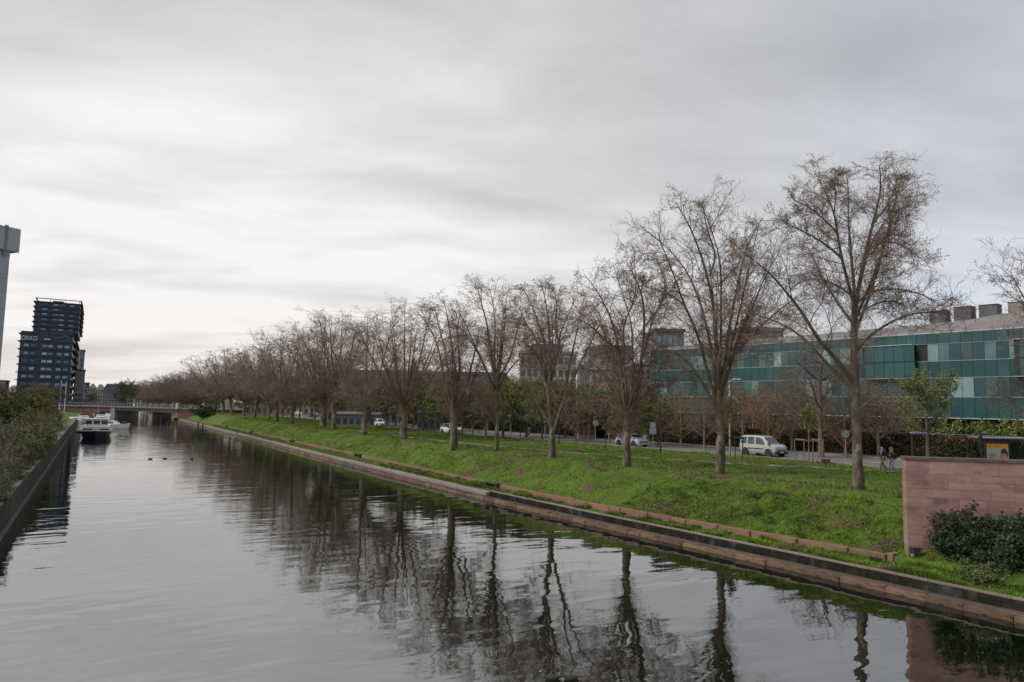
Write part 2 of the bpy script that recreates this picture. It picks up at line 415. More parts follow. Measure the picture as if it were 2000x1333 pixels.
mb = MB(); pz = lambda x, y: 1.62+1.15*min(max((-x-5)/11, 0), 1)+0.10
for i in range(24):
    y0 = 30+i*3.0; y1 = y0+3.0; xa = -13.2-0.05*i; xb = xa-0.05
    mb.add([(xa, y0, pz(xa, 0)), (xb, y1, pz(xb, 0)), (xb-2.4, y1, pz(xb-2.4, 0)), (xa-2.4, y0, pz(xa-2.4, 0))], [(0, 3, 2, 1)])
mb.build('footpath', mGravel, kind='structure')

# ------------------------------------------------------------------ masonry pieces
mSand = pmat('red_sandstone', (0.240, 0.135, 0.102), (0.170, 0.098, 0.074), scale=2.5, rough=0.92, bump=0.012, bscale=22, rnd=0.12,
             dirt=((0.055, 0.048, 0.035), 3.0, 0.60, 0.80), spec=0.25)
mLedge = pmat('wet_ledge_stone', (0.165, 0.098, 0.064), (0.090, 0.058, 0.040), scale=2.2, rough=0.8, bump=0.03, bscale=9, rnd=0.30,
              dirt=((0.030, 0.032, 0.016), 2.1, 0.52, 0.72), spec=0.3)
mTread = pmat('ledge_tread', (0.115, 0.084, 0.068), (0.062, 0.048, 0.040), scale=2.0, rough=0.85, bump=0.02, bscale=9, rnd=0.25, dirt=((0.30, 0.27, 0.23), 1.8, 0.66, 0.8), spec=.15)
mCop = pmat('coping_concrete', (0.23, 0.185, 0.15), (0.15, 0.12, 0.10), scale=1.6, rough=0.88, bump=0.01, bscale=20, rnd=0.15, dirt=((0.07, 0.065, 0.05), 2.6, 0.60, 0.78))
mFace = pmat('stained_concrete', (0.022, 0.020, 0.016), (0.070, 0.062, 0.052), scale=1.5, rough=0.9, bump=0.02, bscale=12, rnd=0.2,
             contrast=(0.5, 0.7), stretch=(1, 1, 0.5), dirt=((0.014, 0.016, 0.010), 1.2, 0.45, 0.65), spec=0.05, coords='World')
mPale = pmat('pale_quay_slab', (0.235, 0.205, 0.175), (0.15, 0.13, 0.105), scale=1.3, rough=0.85, bump=0.01, bscale=16, rnd=0.14, dirt=((0.10, 0.09, 0.07), 2.2, 0.62, 0.8))
mbx = MB(); mbx.bbox(-.5, .5, -.5, .5, -.5, .5, 0.035)
unit_stone = {}
def ustone(m):
    if m.name not in unit_stone:
        # slightly uneven unit block
        t = MB(); t.bbox(-.5, .5, -.5, .5, -.5, .5, 0.03); unit_stone[m.name] = t.mesh('stone_'+m.name, m)
    return unit_stone[m.name]
def runs(y0, y1, lmin, lmax, r):
    y = y0; out = []
    while y < y1:
        L = r.uniform(lmin, lmax)*(1.0 if y < 70 else 1.0); out.append((y, min(y+L, y1))); y += L
    return out
def course(parent, name, off, width, z0, z1, y0, y1, lmin, lmax, m, seed, gap=0.015, jx=0.02, jz=0.015, ztilt=0.0, limit=300, grow=0.0):
    """a course of stones following the quay line; each stone an object"""
    r = random.Random(seed); y = y0; n = 0
    while y < y1 and n < limit:
        L = r.uniform(lmin, lmax)*(1+grow*max(0, y-40)/40); ya, yb = y, min(y+L, y1); y = yb; n += 1
        if yb-ya < 0.15: continue
        o = off if not callable(off) else float(off((ya+yb)/2))
        xa, xb = float(wF(ya))+o, float(wF(yb))+o
        rz = math.atan2(xb-xa, yb-ya)
        link(name, ustone(m), parent, ((xa+xb)/2+width/2+r.uniform(-jx, jx), (ya+yb)/2, (z0+z1)/2+r.uniform(-jz, jz)),
             (0, ztilt, -rz), (width, math.hypot(yb-ya, xb-xa)-gap, z1-z0))
        # second return keeps the joints dark
    return y
quay = empty('quay_edge', (26, 20, 0), label='stone quay edge stepping down to the water below the grass bank', cat='quay')

QO = Vector((26, 20, 0))
def world_children(e):
    for ch in e.children: ch.location = ch.location-e.location
course(quay, 'ledge_stone', 0.0, 0.26, -0.35, 0.185, -6, 150, 0.9, 1.9, mLedge, 3, gap=0.012, jx=0.035, jz=0.03, grow=0.35)
course(quay, 'tread_slab', 0.27, 0.50, -0.2, 0.205, -6, 46.5, 1.6, 2.6, mTread, 4, gap=0.012, jz=0.008)
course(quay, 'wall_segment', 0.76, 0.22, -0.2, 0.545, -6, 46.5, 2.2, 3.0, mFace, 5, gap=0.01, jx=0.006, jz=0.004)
course(quay, 'coping_slab', 0.735, 0.20, 0.55, 0.62, -6, 46.5, 2.2, 3.0, mCop, 6, gap=0.012, jx=0.006, jz=0.004)
course(quay, 'tread_slab', 0.27, 0.22, -0.2, 0.235, 46.5, 150, 1.8, 2.8, mTread, 14, gap=0.012, jz=0.008, grow=0.4)
course(quay, 'pale_slab', 0.50, 0.54, 0.0, 0.50, 46.5, 150, 1.8, 2.6, mPale, 15, gap=0.012, jx=0.006, jz=0.01, ztilt=-0.12, grow=0.35)
world_children(quay)
mbq = MB()      # the same edge farther off, too small to pick stones apart
yy = np.arange(150, 705, 6.0)
for a in yy:
    b = a+6; xa, xb = float(wF(a)), float(wF(b))
    for x0, x1, z0, z1, mi in ((0, 0.3, -0.3, 0.2, 0), (0.3, 0.9, -0.3, 0.5, 1)):
        mbq.add([(xa+x0, a, z0), (xa+x1, a, z0), (xb+x1, b, z0), (xb+x0, b, z0), (xa+x0, a, z1), (xa+x1, a, z1), (xb+x1, b, z1), (xb+x0, b, z1)], [(4, 5, 6, 7), (0, 4, 7, 3)], mi)
o = mbq.build('far_quay_edge', [mLedge, mPale], quay, kind='stuff'); o.location = -QO
# backing under the ledge so no joint shows sky or water through
mbq = MB()
for a in np.arange(-8, 150, 3.0):
    b = a+3; xa, xb = float(wF(a)), float(wF(b))
    for x0, x1, z1 in ((0.06, 0.3, 0.12), (0.3, 0.76, 0.16), (0.76, 1.04, 0.42)):
        mbq.add([(xa+x0, a, -0.4), (xa+x1, a, -0.4), (xb+x1, b, -0.4), (xb+x0, b, -0.4), (xa+x0, a, z1), (xa+x1, a, z1), (xb+x1, b, z1), (xb+x0, b, z1)], [(4, 5, 6, 7), (0, 4, 7, 3)])
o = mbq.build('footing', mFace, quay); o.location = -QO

lowall = empty('low_retaining_wall', (28, 20, 0.6), label='low red sandstone retaining wall at the foot of the grass bank', cat='wall')
course(lowall, 'stone', lambda y: float(lwF(y)), 0.24, 0.45, 0.97, 18.3, 150, 0.7, 2.6, mSand, 9, gap=0.006, jx=0.014, jz=0.022, grow=0.3)
lowall.location = (28, 20, 0.6); world_children(lowall)
o = MB().bbox(28.55, 29.6, 18.02, 18.28, 0.5, 1.02, 0.02).build('end_stone', mSand, lowall); o.location = -Vector((28, 20, 0.6))

# culvert mouths in the low wall
mDark = pmat('damp_concrete', (0.045, 0.042, 0.036), (0.025, 0.025, 0.02), scale=3, rough=0.9)
mVoid = pmat('culvert_painted_shade', (0.006, 0.006, 0.005), (0.004, 0.004, 0.004), rough=1.0)  # near-black colour painted in for the shade inside the mouth
ords = ['nearest', 'second nearest', 'third nearest', 'fourth nearest', 'farthest']
for k, (px, py) in enumerate([(963, 949), (686, 891), (555, 863), (478, 845), (427, 834)]):
    p = onz(px, py, 0.8); w0 = float(wF(p[1]))+float(lwF(p[1]))
    e = empty('culvert_mouth', (w0-0.12, p[1], 0.62), label=ords[k]+' dark culvert mouth opening in the low red wall', cat='culvert', group='culvert mouths in the low wall')
    t = MB(); t.bbox(-0.16, 0.32, -0.95, 0.95, 0.33, 0.42, 0.01); t.build('lintel', mDark, e)
    t = MB(); t.bbox(-0.14, 0.30, -0.95, -0.72, -0.2, 0.325, 0.01); j1 = t.build('jamb', mDark, e)
    t = MB(); t.bbox(-0.14, 0.30, 0.72, 0.95, -0.2, 0.325, 0.01); t.build('jamb', mDark, e)
    MB().box(0.04, 0.10, -0.71, 0.71, -0.1, 0.32).build('opening', mVoid, e)  # solid dark panel standing in for the shaded hole

# left quay wall
mLW = pmat('left_quay_concrete', (0.055, 0.050, 0.042), (0.030, 0.028, 0.024), scale=0.9, rough=0.9, bump=0.02, bscale=9, rnd=0.15,
           dirt=((0.028, 0.034, 0.018), 0.8, 0.5, 0.72), spec=0.25, stretch=(1, 1, 0.4))
mLC = pmat('left_coping', (0.10, 0.095, 0.08), (0.055, 0.05, 0.042), scale=1.2, rough=0.9, rnd=0.1)
lq = empty('left_quay_wall', (-3.4, 40, 0), label='dark stained quay wall with a narrow ledge along the left bank', cat='wall')
r = random.Random(5); y = -10
while y < 285:
    L = 4.0 if y < 120 else 8.0
    link('wall_segment', ustone(mLW), lq, (-3.75+3.4, y+L/2-40, 0.5), (0, 0, 0), (0.5, L-0.03, 2.1))
    link('ledge_slab', ustone(mLC), lq, (-3.42+3.4, y+L/2-40, 0.12), (0, 0, 0), (0.16, L-0.03, 0.16))
    link('coping_slab', ustone(mLC), lq, (-3.76+3.4, y+L/2-40, 1.60), (0, 0, 0), (0.58, L-0.03, 0.10))
    y += L
MB().box(-4.0, -3.9, -10, 285, -0.5, 1.5).build('backing', mLW, lq).location = (3.4, -40, 0)
# ------------------------------------------------------------------ branching
def nrm(a): return a/np.maximum(np.linalg.norm(a, axis=-1, keepdims=True), 1e-9)
def tubes(P, R, S):
    """N polylines (N,K,3) with radii (N,K) -> verts, quads"""
    N_, K, _ = P.shape
    T = np.empty_like(P); T[:, 1:-1] = P[:, 2:]-P[:, :-2]; T[:, 0] = P[:, 1]-P[:, 0]; T[:, -1] = P[:, -1]-P[:, -2]; T = nrm(T)
    m = nrm(T.mean(1)); ref = np.where(np.abs(m[:, 2:3]) > 0.7, np.array([[1.0, 0, 0]]), np.array([[0, 0, 1.0]]))[:, None, :]
    A = nrm(np.cross(T, np.broadcast_to(ref, T.shape))); Bv = np.cross(T, A)
    ang = np.arange(S)*2*math.pi/S
    V = P[:, :, None, :]+R[:, :, None, None]*(np.cos(ang)[None, None, :, None]*A[:, :, None, :]+np.sin(ang)[None, None, :, None]*Bv[:, :, None, :])
    V = V.reshape(-1, 3)
    base = (np.arange(N_)*K*S)[:, None, None]; k = (np.arange(K-1)*S)[None, :, None]; s = np.arange(S)[None, None, :]; s2 = (s+1) % S
    F = np.stack([base+k+s, base+k+s2, base+k+S+s2, base+k+S+s], -1).reshape(-1, 4)
    return V, F
def resample(pts, rads, K):
    pts = np.array(pts, float); d = np.concatenate([[0], np.cumsum(np.linalg.norm(np.diff(pts, axis=0), axis=1))])
    t = np.linspace(0, d[-1], K)
    # smooth interpolation
    out = np.stack([np.interp(t, d, pts[:, i]) for i in range(3)], -1)
    for _ in range(2):
        o2 = out.copy(); o2[1:-1] = 0.25*out[:-2]+0.5*out[1:-1]+0.25*out[2:]; out = o2
    return out, np.interp(np.linspace(0, 1, K), np.linspace(0, 1, len(rads)), rads)
def sprout(P, R, n, t0, t1, a0, a1, Lf, rf, K, up, jit, g, wob=0.0, rmin=0.004, tip=0.35, outw=0.0):
    """n children on every polyline. Lf(t, parent_length) -> length; rf: fraction of parent radius (capped)"""
    N_, Kp, _ = P.shape
    idx = np.repeat(np.arange(N_), n); M_ = len(idx)
    t = t0+(t1-t0)*((np.tile(np.arange(n), N_)+g.random(M_))/n)
    u = t*(Kp-1); i = np.minimum(u.astype(int), Kp-2); f = (u-i)[:, None]
    p0 = P[idx, i]*(1-f)+P[idx, i+1]*f; tan = nrm(P[idx, i+1]-P[idx, i]); rp = R[idx, i]*(1-f[:, 0])+R[idx, i+1]*f[:, 0]
    plen = np.linalg.norm(np.diff(P, axis=1), axis=2).sum(1)[idx]
    rnd = g.normal(size=(M_, 3)); rnd[:, 2] += up
    if outw:
        ax = p0.copy(); ax[:, 2] = 0; rnd += outw*nrm(ax)
    perp = nrm(rnd-(rnd*tan).sum(1, keepdims=True)*tan)
    th = np.radians(g.uniform(a0, a1, M_))[:, None]
    d = nrm(np.cos(th)*tan+np.sin(th)*perp)
    L = Lf(t, plen, g.random(M_)); r0 = np.maximum(np.minimum(rp*0.8, rf(L)), rmin)
    Q = np.empty((M_, K, 3)); Q[:, 0] = p0; step = (L/(K-1))[:, None]; curl = nrm(g.normal(size=(M_, 3)))*wob
    for k in range(1, K):
        d = nrm(d+np.array([0, 0, 1.0])*up+curl+g.normal(size=(M_, 3))*jit); Q[:, k] = Q[:, k-1]+d*step
    RR = r0[:, None]*np.linspace(1, tip, K)[None, :]
    return Q, RR

mBark = pmat('plane_bark', (0.175, 0.148, 0.115), (0.090, 0.074, 0.058), scale=3.2, rough=0.9, bump=0.02, bscale=8, contrast=(0.42, 0.6), stretch=(1, 1, 0.45),
             spots=((0.26, 0.225, 0.165), 2.6, 0.60, 0.66), dirt=((0.045, 0.042, 0.028), 1.1, 0.5, 0.72), spec=0.15)
mBranch = pmat('branch_bark', (0.170, 0.138, 0.106), (0.112, 0.090, 0.070), scale=3, rough=0.9, spec=0.1)
mTwig = pmat('twig_bark', (0.260, 0.190, 0.145), (0.190, 0.140, 0.108), scale=0.6, rough=0.9, spec=0.1)
mBud = pmat('seed_balls', (0.250, 0.128, 0.095), (0.180, 0.105, 0.072), scale=0.7, rough=0.9, spec=0.05, island=0.35)
mShoot = pmat('water_shoots', (0.270, 0.180, 0.112), (0.200, 0.136, 0.088), scale=0.7, rough=0.9, spec=0.05)

def flecks(P, n, size, g, sq=0.7):
    """small two-triangle clumps hanging near random points of the polylines"""
    N_, K, _ = P.shape
    idx = g.integers(0, N_, n); k = g.integers(max(1, K-2), K, n)
    c = P[idx, k]+g.normal(size=(n, 3))*0.03
    a = nrm(g.normal(size=(n, 3))); b = nrm(np.cross(a, g.normal(size=(n, 3))))
    s = (size*g.uniform(0.5, 1.3, n))[:, None]
    V = np.stack([c-a*s, c+b*s*sq, c+a*s, c-b*s*sq], 1).reshape(-1, 3)
    return V, np.arange(4*n).reshape(-1, 4)
def join(parts):
    Vs, Fs, Ms = [], [], []; o = 0
    for V, F, m in parts: Vs.append(V); Fs.append(F+o); Ms.append(np.full(len(F), m)); o += len(V)
    return np.concatenate(Vs), np.concatenate(Fs), np.concatenate(Ms)

def tree_meshes(name, trunk, trad, limbs, seed, n2=13, n3=8, n4=6, shoots=60, tsides=12, bud=2600, scale=1.0, l2=0.36, vert=0.03, k4=3, tw=1.0, shoot_t=(0.45, 1.0)):
    """trunk: points, limbs: list of (points, r0, r1); local metres. -> (trunk mesh, crown mesh)"""
    g = np.random.default_rng(seed)
    TP, TR = resample(trunk, trad, 14); TP[1:-1, :2] += g.normal(size=(12, 2))*0.012
    TR = TR*0.88; parts = [(*tubes(TP[None], TR[None], tsides), 0)]
    # root flare lumps and knuckles
    LP = []; LR = []
    for pts, r0, r1 in limbs:
        P, R = resample(pts, [r0*1.25, r0, (r0+r1)*0.5, r1], 14)
        n = np.cumsum(g.normal(size=(14, 3))*0.018*scale, 0); n -= n[0]; P = P+n*np.linspace(0, 1, 14)[:, None]
        LP.append(P); LR.append(R)
    LP = np.array(LP); LR = np.array(LR)
    parts.append((*tubes(LP, LR, 7), 1))
    V, F, Mi = join(parts); tm = np_mesh(name+'_trunk', V, F, [mBark, mBranch], Mi, smooth=True)
    cr = []
    # secondary branches
    P2, R2 = sprout(LP, LR, n2, 0.18, 1.0, 30, 78, lambda t, pl, q: np.clip(l2*pl*(1.15-0.55*t), 1.0, 3.0)*(0.45+0.75*q), lambda L: 0.007*tw+0.006*L, 8, vert, 0.19, g, wob=0.05, tip=0.4, outw=0.8)
    P3, R3 = sprout(P2, R2, n3, 0.15, 1.0, 25, 70, lambda t, pl, q: np.clip(0.60*pl*(1-0.35*t), 0.45, 1.6)*(0.5+0.7*q), lambda L: 0.006*tw+0.004*L, 5, 0.03, 0.26, g, wob=0.08, tip=0.55)
    P4, R4 = sprout(P3, R3, n4, 0.2, 1.0, 25, 75, lambda t, pl, q: np.clip(0.6*pl, 0.18, 0.55)*(0.5+0.8*q), lambda L: 0.0048*tw+0.0*L, k4, 0.10, 0.25, g, wob=0.12, rmin=0.0055*tw, tip=0.8)
    zc = np.sort(LP[:, -1, 2])[-2]-0.3
    for A_ in (P2, P3, P4): A_[:, :, 2] = np.where(A_[:, :, 2] > zc, zc+(A_[:, :, 2]-zc)*0.5, A_[:, :, 2])
    cr += [(*tubes(P2, R2, 5), 0), (*tubes(P3, R3, 3), 1), (*tubes(P4, R4, 3), 1)]
    if bud: cr.append((*flecks(P4, bud, 0.040*tw**0.5, g), 2))
    if shoots:
        S0 = np.concatenate([TP[None]]); a, b = shoot_t
        PS, RS = sprout(S0, TR[None], shoots, a, b, 35, 85, lambda t, pl, q: (0.5+1.3*q)*np.ones_like(t), lambda L: 0.007*tw+0*L, 5, 0.16, 0.12, g, rmin=0.006*tw, tip=0.5)
        PL, RL = sprout(LP, LR, max(2, shoots//16), 0.0, 0.30, 30, 85, lambda t, pl, q: (0.5+1.2*q)*np.ones_like(t), lambda L: 0.007*tw+0*L, 5, 0.14, 0.12, g, rmin=0.006*tw, tip=0.5)
        PS = np.concatenate([PS, PL]); RS = np.concatenate([RS, RL])
        P5, R5 = sprout(PS, RS, 6, 0.15, 1.0, 20, 60, lambda t, pl, q: (0.2+0.5*q)*np.ones_like(t), lambda L: 0.0055*tw+0*L, 3, 0.1, 0.2, g, rmin=0.005*tw, tip=0.7)
        cr += [(*tubes(PS, RS, 3), 3), (*tubes(P5, R5, 3), 3)]
    V, F, Mi = join(cr); cm = np_mesh(name+'_crown', V, F, [mBranch, mTwig, mBud, mShoot], Mi)
    return tm, cm

# --- trees traced limb by limb (pixel polylines lifted to the tree's own distance, with real depth along each limb)
def traced(base_px, base_z, trunk_px, trad, limbs_px, seed, X=None, extra=3, **kw):
    b = onz(base_px[0], base_px[1], base_z); D = depth(b); g = np.random.default_rng(seed)
    mpp = D/FPX
    def lift(pts, off): return [ondep(x, y, D+o)-b for (x, y), o in zip(pts, off)]
    tr = lift(trunk_px, [0]*len(trunk_px)); tr[0] = np.array([0, 0, -0.15])
    limbs = []; sgn = 1
    for pts, w0 in limbs_px:
        n = len(pts); L = sum(math.dist(pts[i], pts[i+1]) for i in range(n-1))*mpp
        sgn = -sgn; dd = sgn*L*g.uniform(0.12, 0.42)
        off = [dd*(i/(n-1))**1.1 for i in range(n)]
        limbs.append((lift(pts, off), w0*mpp/2*0.80, max(0.012, 0.16*w0*mpp/2)))
    # limbs toward and away from the viewer that the photograph shows only end-on
    top = tr[-1]; H = max(l[0][-1][2] for l in limbs)
    fw = np.array([CF[0], CF[1], 0]); fw /= np.linalg.norm(fw); rt = np.array([CR[0], CR[1], 0]); rt /= np.linalg.norm(rt)
    for k in range(extra):
        s = 1 if k % 2 else -1; z0 = top[2]*g.uniform(0.8, 1.0); st = top*np.array([1, 1, 0])*(z0/top[2])+np.array([0, 0, z0])
        reach = g.uniform(2.4, 4.2); hh = (H-z0)*g.uniform(0.45, 0.85); side = g.uniform(-1.4, 1.4)
        pts = [st+fw*s*reach*(t**0.75)+rt*side*t+np.array([0, 0, hh*t]) for t in (0, 0.2, 0.45, 0.7, 1.0)]
        limbs.append((pts, 0.07, 0.015))
    tm, cm = tree_meshes('plane_tree_%d' % seed, tr, trad, limbs, seed, **kw)
    return b, tm, cm
GTREE = 'bare plane trees in a row along the grass bank'
def place_tree(b, tm, cm, label, rz=0, sc_=1.0, group=GTREE, name='plane_tree', cat='tree', wide=1.0):
    e = empty(name, tuple(b), rz, label=label, cat=cat, group=group); e.scale = (sc_*wide, sc_*wide, sc_)
    link('trunk', tm, e); link('crown', cm, e); return e

T1 = dict(trunk=[(1677, 957), (1674, 880), (1672, 800), (1668, 700), (1668, 640), (1670, 590)], tr=[.36, .27, .25, .23, .20, .18], limbs=[
 ([(1669,600),(1664,578),(1651,535),(1641,496),(1634,453),(1629,415),(1613,382),(1598,352)], 7),
 ([(1670,600),(1669,575),(1667,542),(1662,504),(1658,453),(1654,428),(1657,380),(1650,338)], 7),
 ([(1671,600),(1674,575),(1685,524),(1692,491),(1705,438),(1715,402),(1725,374),(1722,345),(1719,325)], 9),
 ([(1680,545),(1685,522),(1705,468),(1733,427),(1759,405),(1800,400)], 5),
 ([(1643,505),(1632,492),(1613,479),(1588,463),(1560,448),(1530,430)], 5),
 ([(1671,600),(1676,583),(1697,570),(1731,564),(1769,567),(1807,578),(1830,596),(1850,611)], 4.5),
 ([(1670,690),(1680,671),(1710,647),(1749,624),(1785,611),(1818,608),(1860,612),(1888,622)], 6),
 ([(1692,495),(1705,479),(1731,471),(1756,476),(1782,494),(1812,514)], 4),
 ([(1668,752),(1644,710),(1602,671),(1583,637),(1562,600),(1544,583),(1514,545),(1488,517),(1458,499)], 9),
 ([(1668,765),(1638,734),(1600,695),(1560,647),(1506,621),(1449,606),(1404,606)], 7),
 ([(1664,578),(1640,560),(1610,549),(1580,545),(1556,555)], 4),
 ([(1672,620),(1690,604),(1720,590),(1750,590),(1785,604)], 4),
 ([(1705,438),(1735,400),(1752,365),(1758,340)], 3.5), ([(1634,453),(1600,420),(1570,400),(1548,392)], 4),
 ([(1629,415),(1634,380),(1628,350),(1632,334)], 3)])
T2 = dict(trunk=[(1407,925),(1407,870),(1407,815),(1405,790),(1404,762)], tr=[.36,.30,.28,.28,.27], limbs=[
 ([(1404,775),(1401,710),(1398,635),(1392,570),(1386,540),(1366,480),(1356,444),(1344,420),(1326,395)], 9),
 ([(1399,785),(1392,686),(1380,640),(1366,584),(1348,540),(1326,508),(1292,470),(1258,450)], 7),
 ([(1397,780),(1375,705),(1365,650),(1348,620),(1336,596),(1320,544),(1310,516),(1296,480),(1288,455)], 7),
 ([(1336,596),(1315,578),(1292,570),(1252,556),(1220,556)], 4),
 ([(1406,775),(1408,700),(1408,640),(1409,580),(1412,524),(1402,470),(1388,430),(1376,400)], 6),
 ([(1408,775),(1416,700),(1424,636),(1436,580),(1448,524),(1460,476),(1476,450),(1490,428)], 8),
 ([(1411,770),(1430,700),(1456,634),(1484,560),(1496,536),(1520,490)], 6),
 ([(1409,730),(1449,671),(1494,629),(1536,593),(1584,560)], 7),
 ([(1408,740),(1440,665),(1455,629),(1470,590),(1490,545)], 5),
 ([(1400,800),(1374,752),(1350,712),(1339,700),(1317,682),(1293,676),(1262,690)], 7),
 ([(1386,540),(1400,500),(1380,450),(1372,400),(1360,388)], 4.5), ([(1403,560),(1430,530),(1450,505),(1420,480)], 3)])
T3 = dict(trunk=[(1224,913),(1225,845),(1224,815),(1226,790)], tr=[.36,.29,.27,.25], limbs=[
 ([(1227,815),(1242,788),(1251,731),(1257,660),(1260,634),(1258,580),(1248,550),(1226,515)], 9),
 ([(1223,820),(1205,765),(1197,748),(1171,725),(1148,697),(1125,690)], 6),
 ([(1224,815),(1219,788),(1217,731),(1208,680),(1200,640),(1182,594),(1160,560),(1140,535)], 7),
 ([(1230,790),(1239,731),(1234,688),(1237,645),(1225,603),(1211,560),(1196,512)], 6),
 ([(1240,740),(1242,700),(1200,680),(1160,645),(1148,628),(1123,621),(1096,612)], 4.5),
 ([(1240,795),(1256,771),(1279,757),(1313,751)], 4), ([(1250,720),(1262,674),(1274,631),(1285,603),(1306,570)], 5),
 ([(1258,640),(1290,600),(1300,560),(1290,520),(1270,490)], 4.5), ([(1222,700),(1215,640),(1240,590),(1246,540),(1238,500)], 4),
 ([(1217,731),(1190,680),(1180,650),(1160,610)], 4)])
T4 = dict(trunk=[(1080,896),(1078,845),(1073,790),(1070,750)], tr=[.32,.25,.22,.2], limbs=[
 ([(1080,848),(1094,802),(1105,771),(1122,731),(1148,680),(1165,645),(1184,605)], 7),
 ([(1077,835),(1066,816),(1051,791),(1023,759),(1010,740)], 5),
 ([(1070,755),(1057,711),(1037,680),(1017,665),(996,655)], 5), ([(1070,755),(1065,674),(1051,623),(1037,588),(1020,556)], 5),
 ([(1071,755),(1076,700),(1071,617),(1063,574),(1055,550)], 6), ([(1073,755),(1088,697),(1094,645),(1111,611),(1128,575)], 6),
 ([(1105,771),(1110,720),(1122,668),(1128,631),(1138,585)], 5), ([(1070,740),(1050,670),(1020,620),(1008,590)], 4),
 ([(1095,690),(1085,640),(1090,590),(1080,555)], 4)])
T5 = dict(trunk=[(970,882),(971,830),(971,790),(969,752)], tr=[.25,.2,.18,.17], limbs=[
 ([(968,765),(951,726),(931,682),(908,631),(894,606)], 5), ([(968,760),(959,688),(951,631),(936,573),(926,546)], 6),
 ([(971,760),(979,703),(984,649),(987,611),(992,570)], 5), ([(973,765),(982,739),(1002,713),(1028,688),(1054,667)], 4),
 ([(968,830),(943,790),(930,765),(915,750)], 4), ([(970,755),(965,690),(968,630),(960,580),(952,556)], 4.5), ([(976,740),(1000,690),(1012,640),(1024,600)], 4),
 ([(940,700),(915,660),(900,640),(880,630)], 3.5)])
T6 = dict(trunk=[(886,874),(887,830),(886,800),(886,780)], tr=[.46,.40,.42,.3], limbs=[
 ([(888,800),(893,750),(887,703),(882,675),(874,611),(867,586)], 6), ([(886,800),(867,745),(858,690),(838,640),(812,610)], 6),
 ([(890,800),(908,770),(920,715),(930,675),(935,640)], 6), ([(885,805),(870,780),(845,745),(836,720)], 5), ([(888,795),(900,720),(893,650),(902,600)], 5),
 ([(886,795),(876,730),(866,670),(850,620),(846,592)], 5), ([(892,800),(915,790),(925,740),(945,700)], 5)])
front = [(T1, (1677,957), 101, 'largest bare plane tree with a tall straight trunk, left of the red wall', dict(n2=21, n3=8, n4=6, shoots=130, bud=4800, tw=1.1)),
 (T2, (1407,925), 102, 'bare plane tree with many upright stems behind which the grey van passes', dict(n2=21, n3=8, n4=6, shoots=150, bud=4800, tw=1.1)),
 (T3, (1224,913), 103, 'bare plane tree whose trunk hides the middle of the silver hatchback', dict(n2=20, n3=8, n4=5, shoots=130, bud=5000, tw=1.25)),
 (T4, (1080,896), 104, 'bare plane tree forking low into a V, fourth from the red wall', dict(n2=20, n3=8, n4=5, shoots=40, bud=4200, tw=1.3)),
 (T5, (970,882), 105, 'slender pale-trunked plane tree left of the direction sign panels', dict(n2=20, n3=8, n4=5, shoots=70, bud=3600, tw=1.35)),
 (T6, (886,874), 106, 'stout plane tree with knobbly pollard head beside the white estate car', dict(n2=20, n3=7, n4=5, shoots=90, bud=3200, tw=1.4))]
for T, bp_, sd_, lab, kw in front:
    b = onz(bp_[0], bp_[1], 2.62); 
    zb = float(bankz(b[0], b[1])); b = onz(bp_[0], bp_[1], zb)
    b, tm, cm = traced(bp_, zb, T['trunk'], T['tr'], T['limbs'], sd_, **kw)
    place_tree(b, tm, cm, lab)

# --- general vase-shaped planes for the rest of the row
def vase(seed, H=16.0, fork=4.6, r=0.38, nl=9, spread=3.6, head=0.1, **kw):
    g = np.random.default_rng(seed)
    tr = [np.array([0, 0, -0.2])]+[np.array([g.normal()*0.06*k, g.normal()*0.06*k, fork*k/4]) for k in (1, 2, 3, 4)]
    limbs = []
    for k in range(nl):
        a = 2*math.pi*(k+g.uniform(-.3, .3))/nl; sp_ = spread*g.uniform(0.35, 1.15) if k else 0.3; hh = (H-fork)*g.uniform(0.72, 1.0)*(1-0.28*(sp_/spread/1.15)**2)
        d = np.array([math.cos(a), math.sin(a), 0]); z0 = fork*g.uniform(0.86, 1.0); s0 = tr[-1]*np.array([1, 1, 0])+np.array([0, 0, z0])
        pts = [s0, s0+d*sp_*0.30+np.array([0, 0, hh*0.16]), s0+d*sp_*0.52+np.array([0, 0, hh*0.40]), s0+d*sp_*0.76+np.array([0, 0, hh*0.7]), s0+d*sp_+np.array([0, 0, hh])]
        limbs.append((pts, 0.098*g.uniform(0.8, 1.15), 0.016))
    for k in range(4):      # lower spreading limbs
        a = g.uniform(0, 6.28); d = np.array([math.cos(a), math.sin(a), 0]); z0 = fork*g.uniform(0.9, 1.5); s0 = tr[-1]*np.array([1, 1, 0])+np.array([0, 0, z0])
        R_l = spread*g.uniform(0.8, 1.2)
        limbs.append(([s0, s0+d*R_l*.35+np.array([0, 0, .8]), s0+d*R_l*.7+np.array([0, 0, 1.3]), s0+d*R_l+np.array([0, 0, 1.5])], 0.07, 0.015))
    return tree_meshes('vase_tree_%d' % seed, tr, [r*1.25, r, r*0.95, r*(1+head), r*0.8], limbs, seed, **kw)
vases = [vase(201, 16.4, 4.2, .42, 12, 6.6, .1, n2=17, n3=7, n4=5, shoots=90, bud=2600, tw=1.5),
         vase(202, 15.4, 3.6, .36, 11, 6.3, .25, n2=17, n3=7, n4=5, shoots=90, bud=2600, tw=1.5),
         vase(203, 16.8, 4.6, .33, 11, 6.2, 0.0, n2=17, n3=7, n4=5, shoots=90, bud=2600, tw=1.5)]
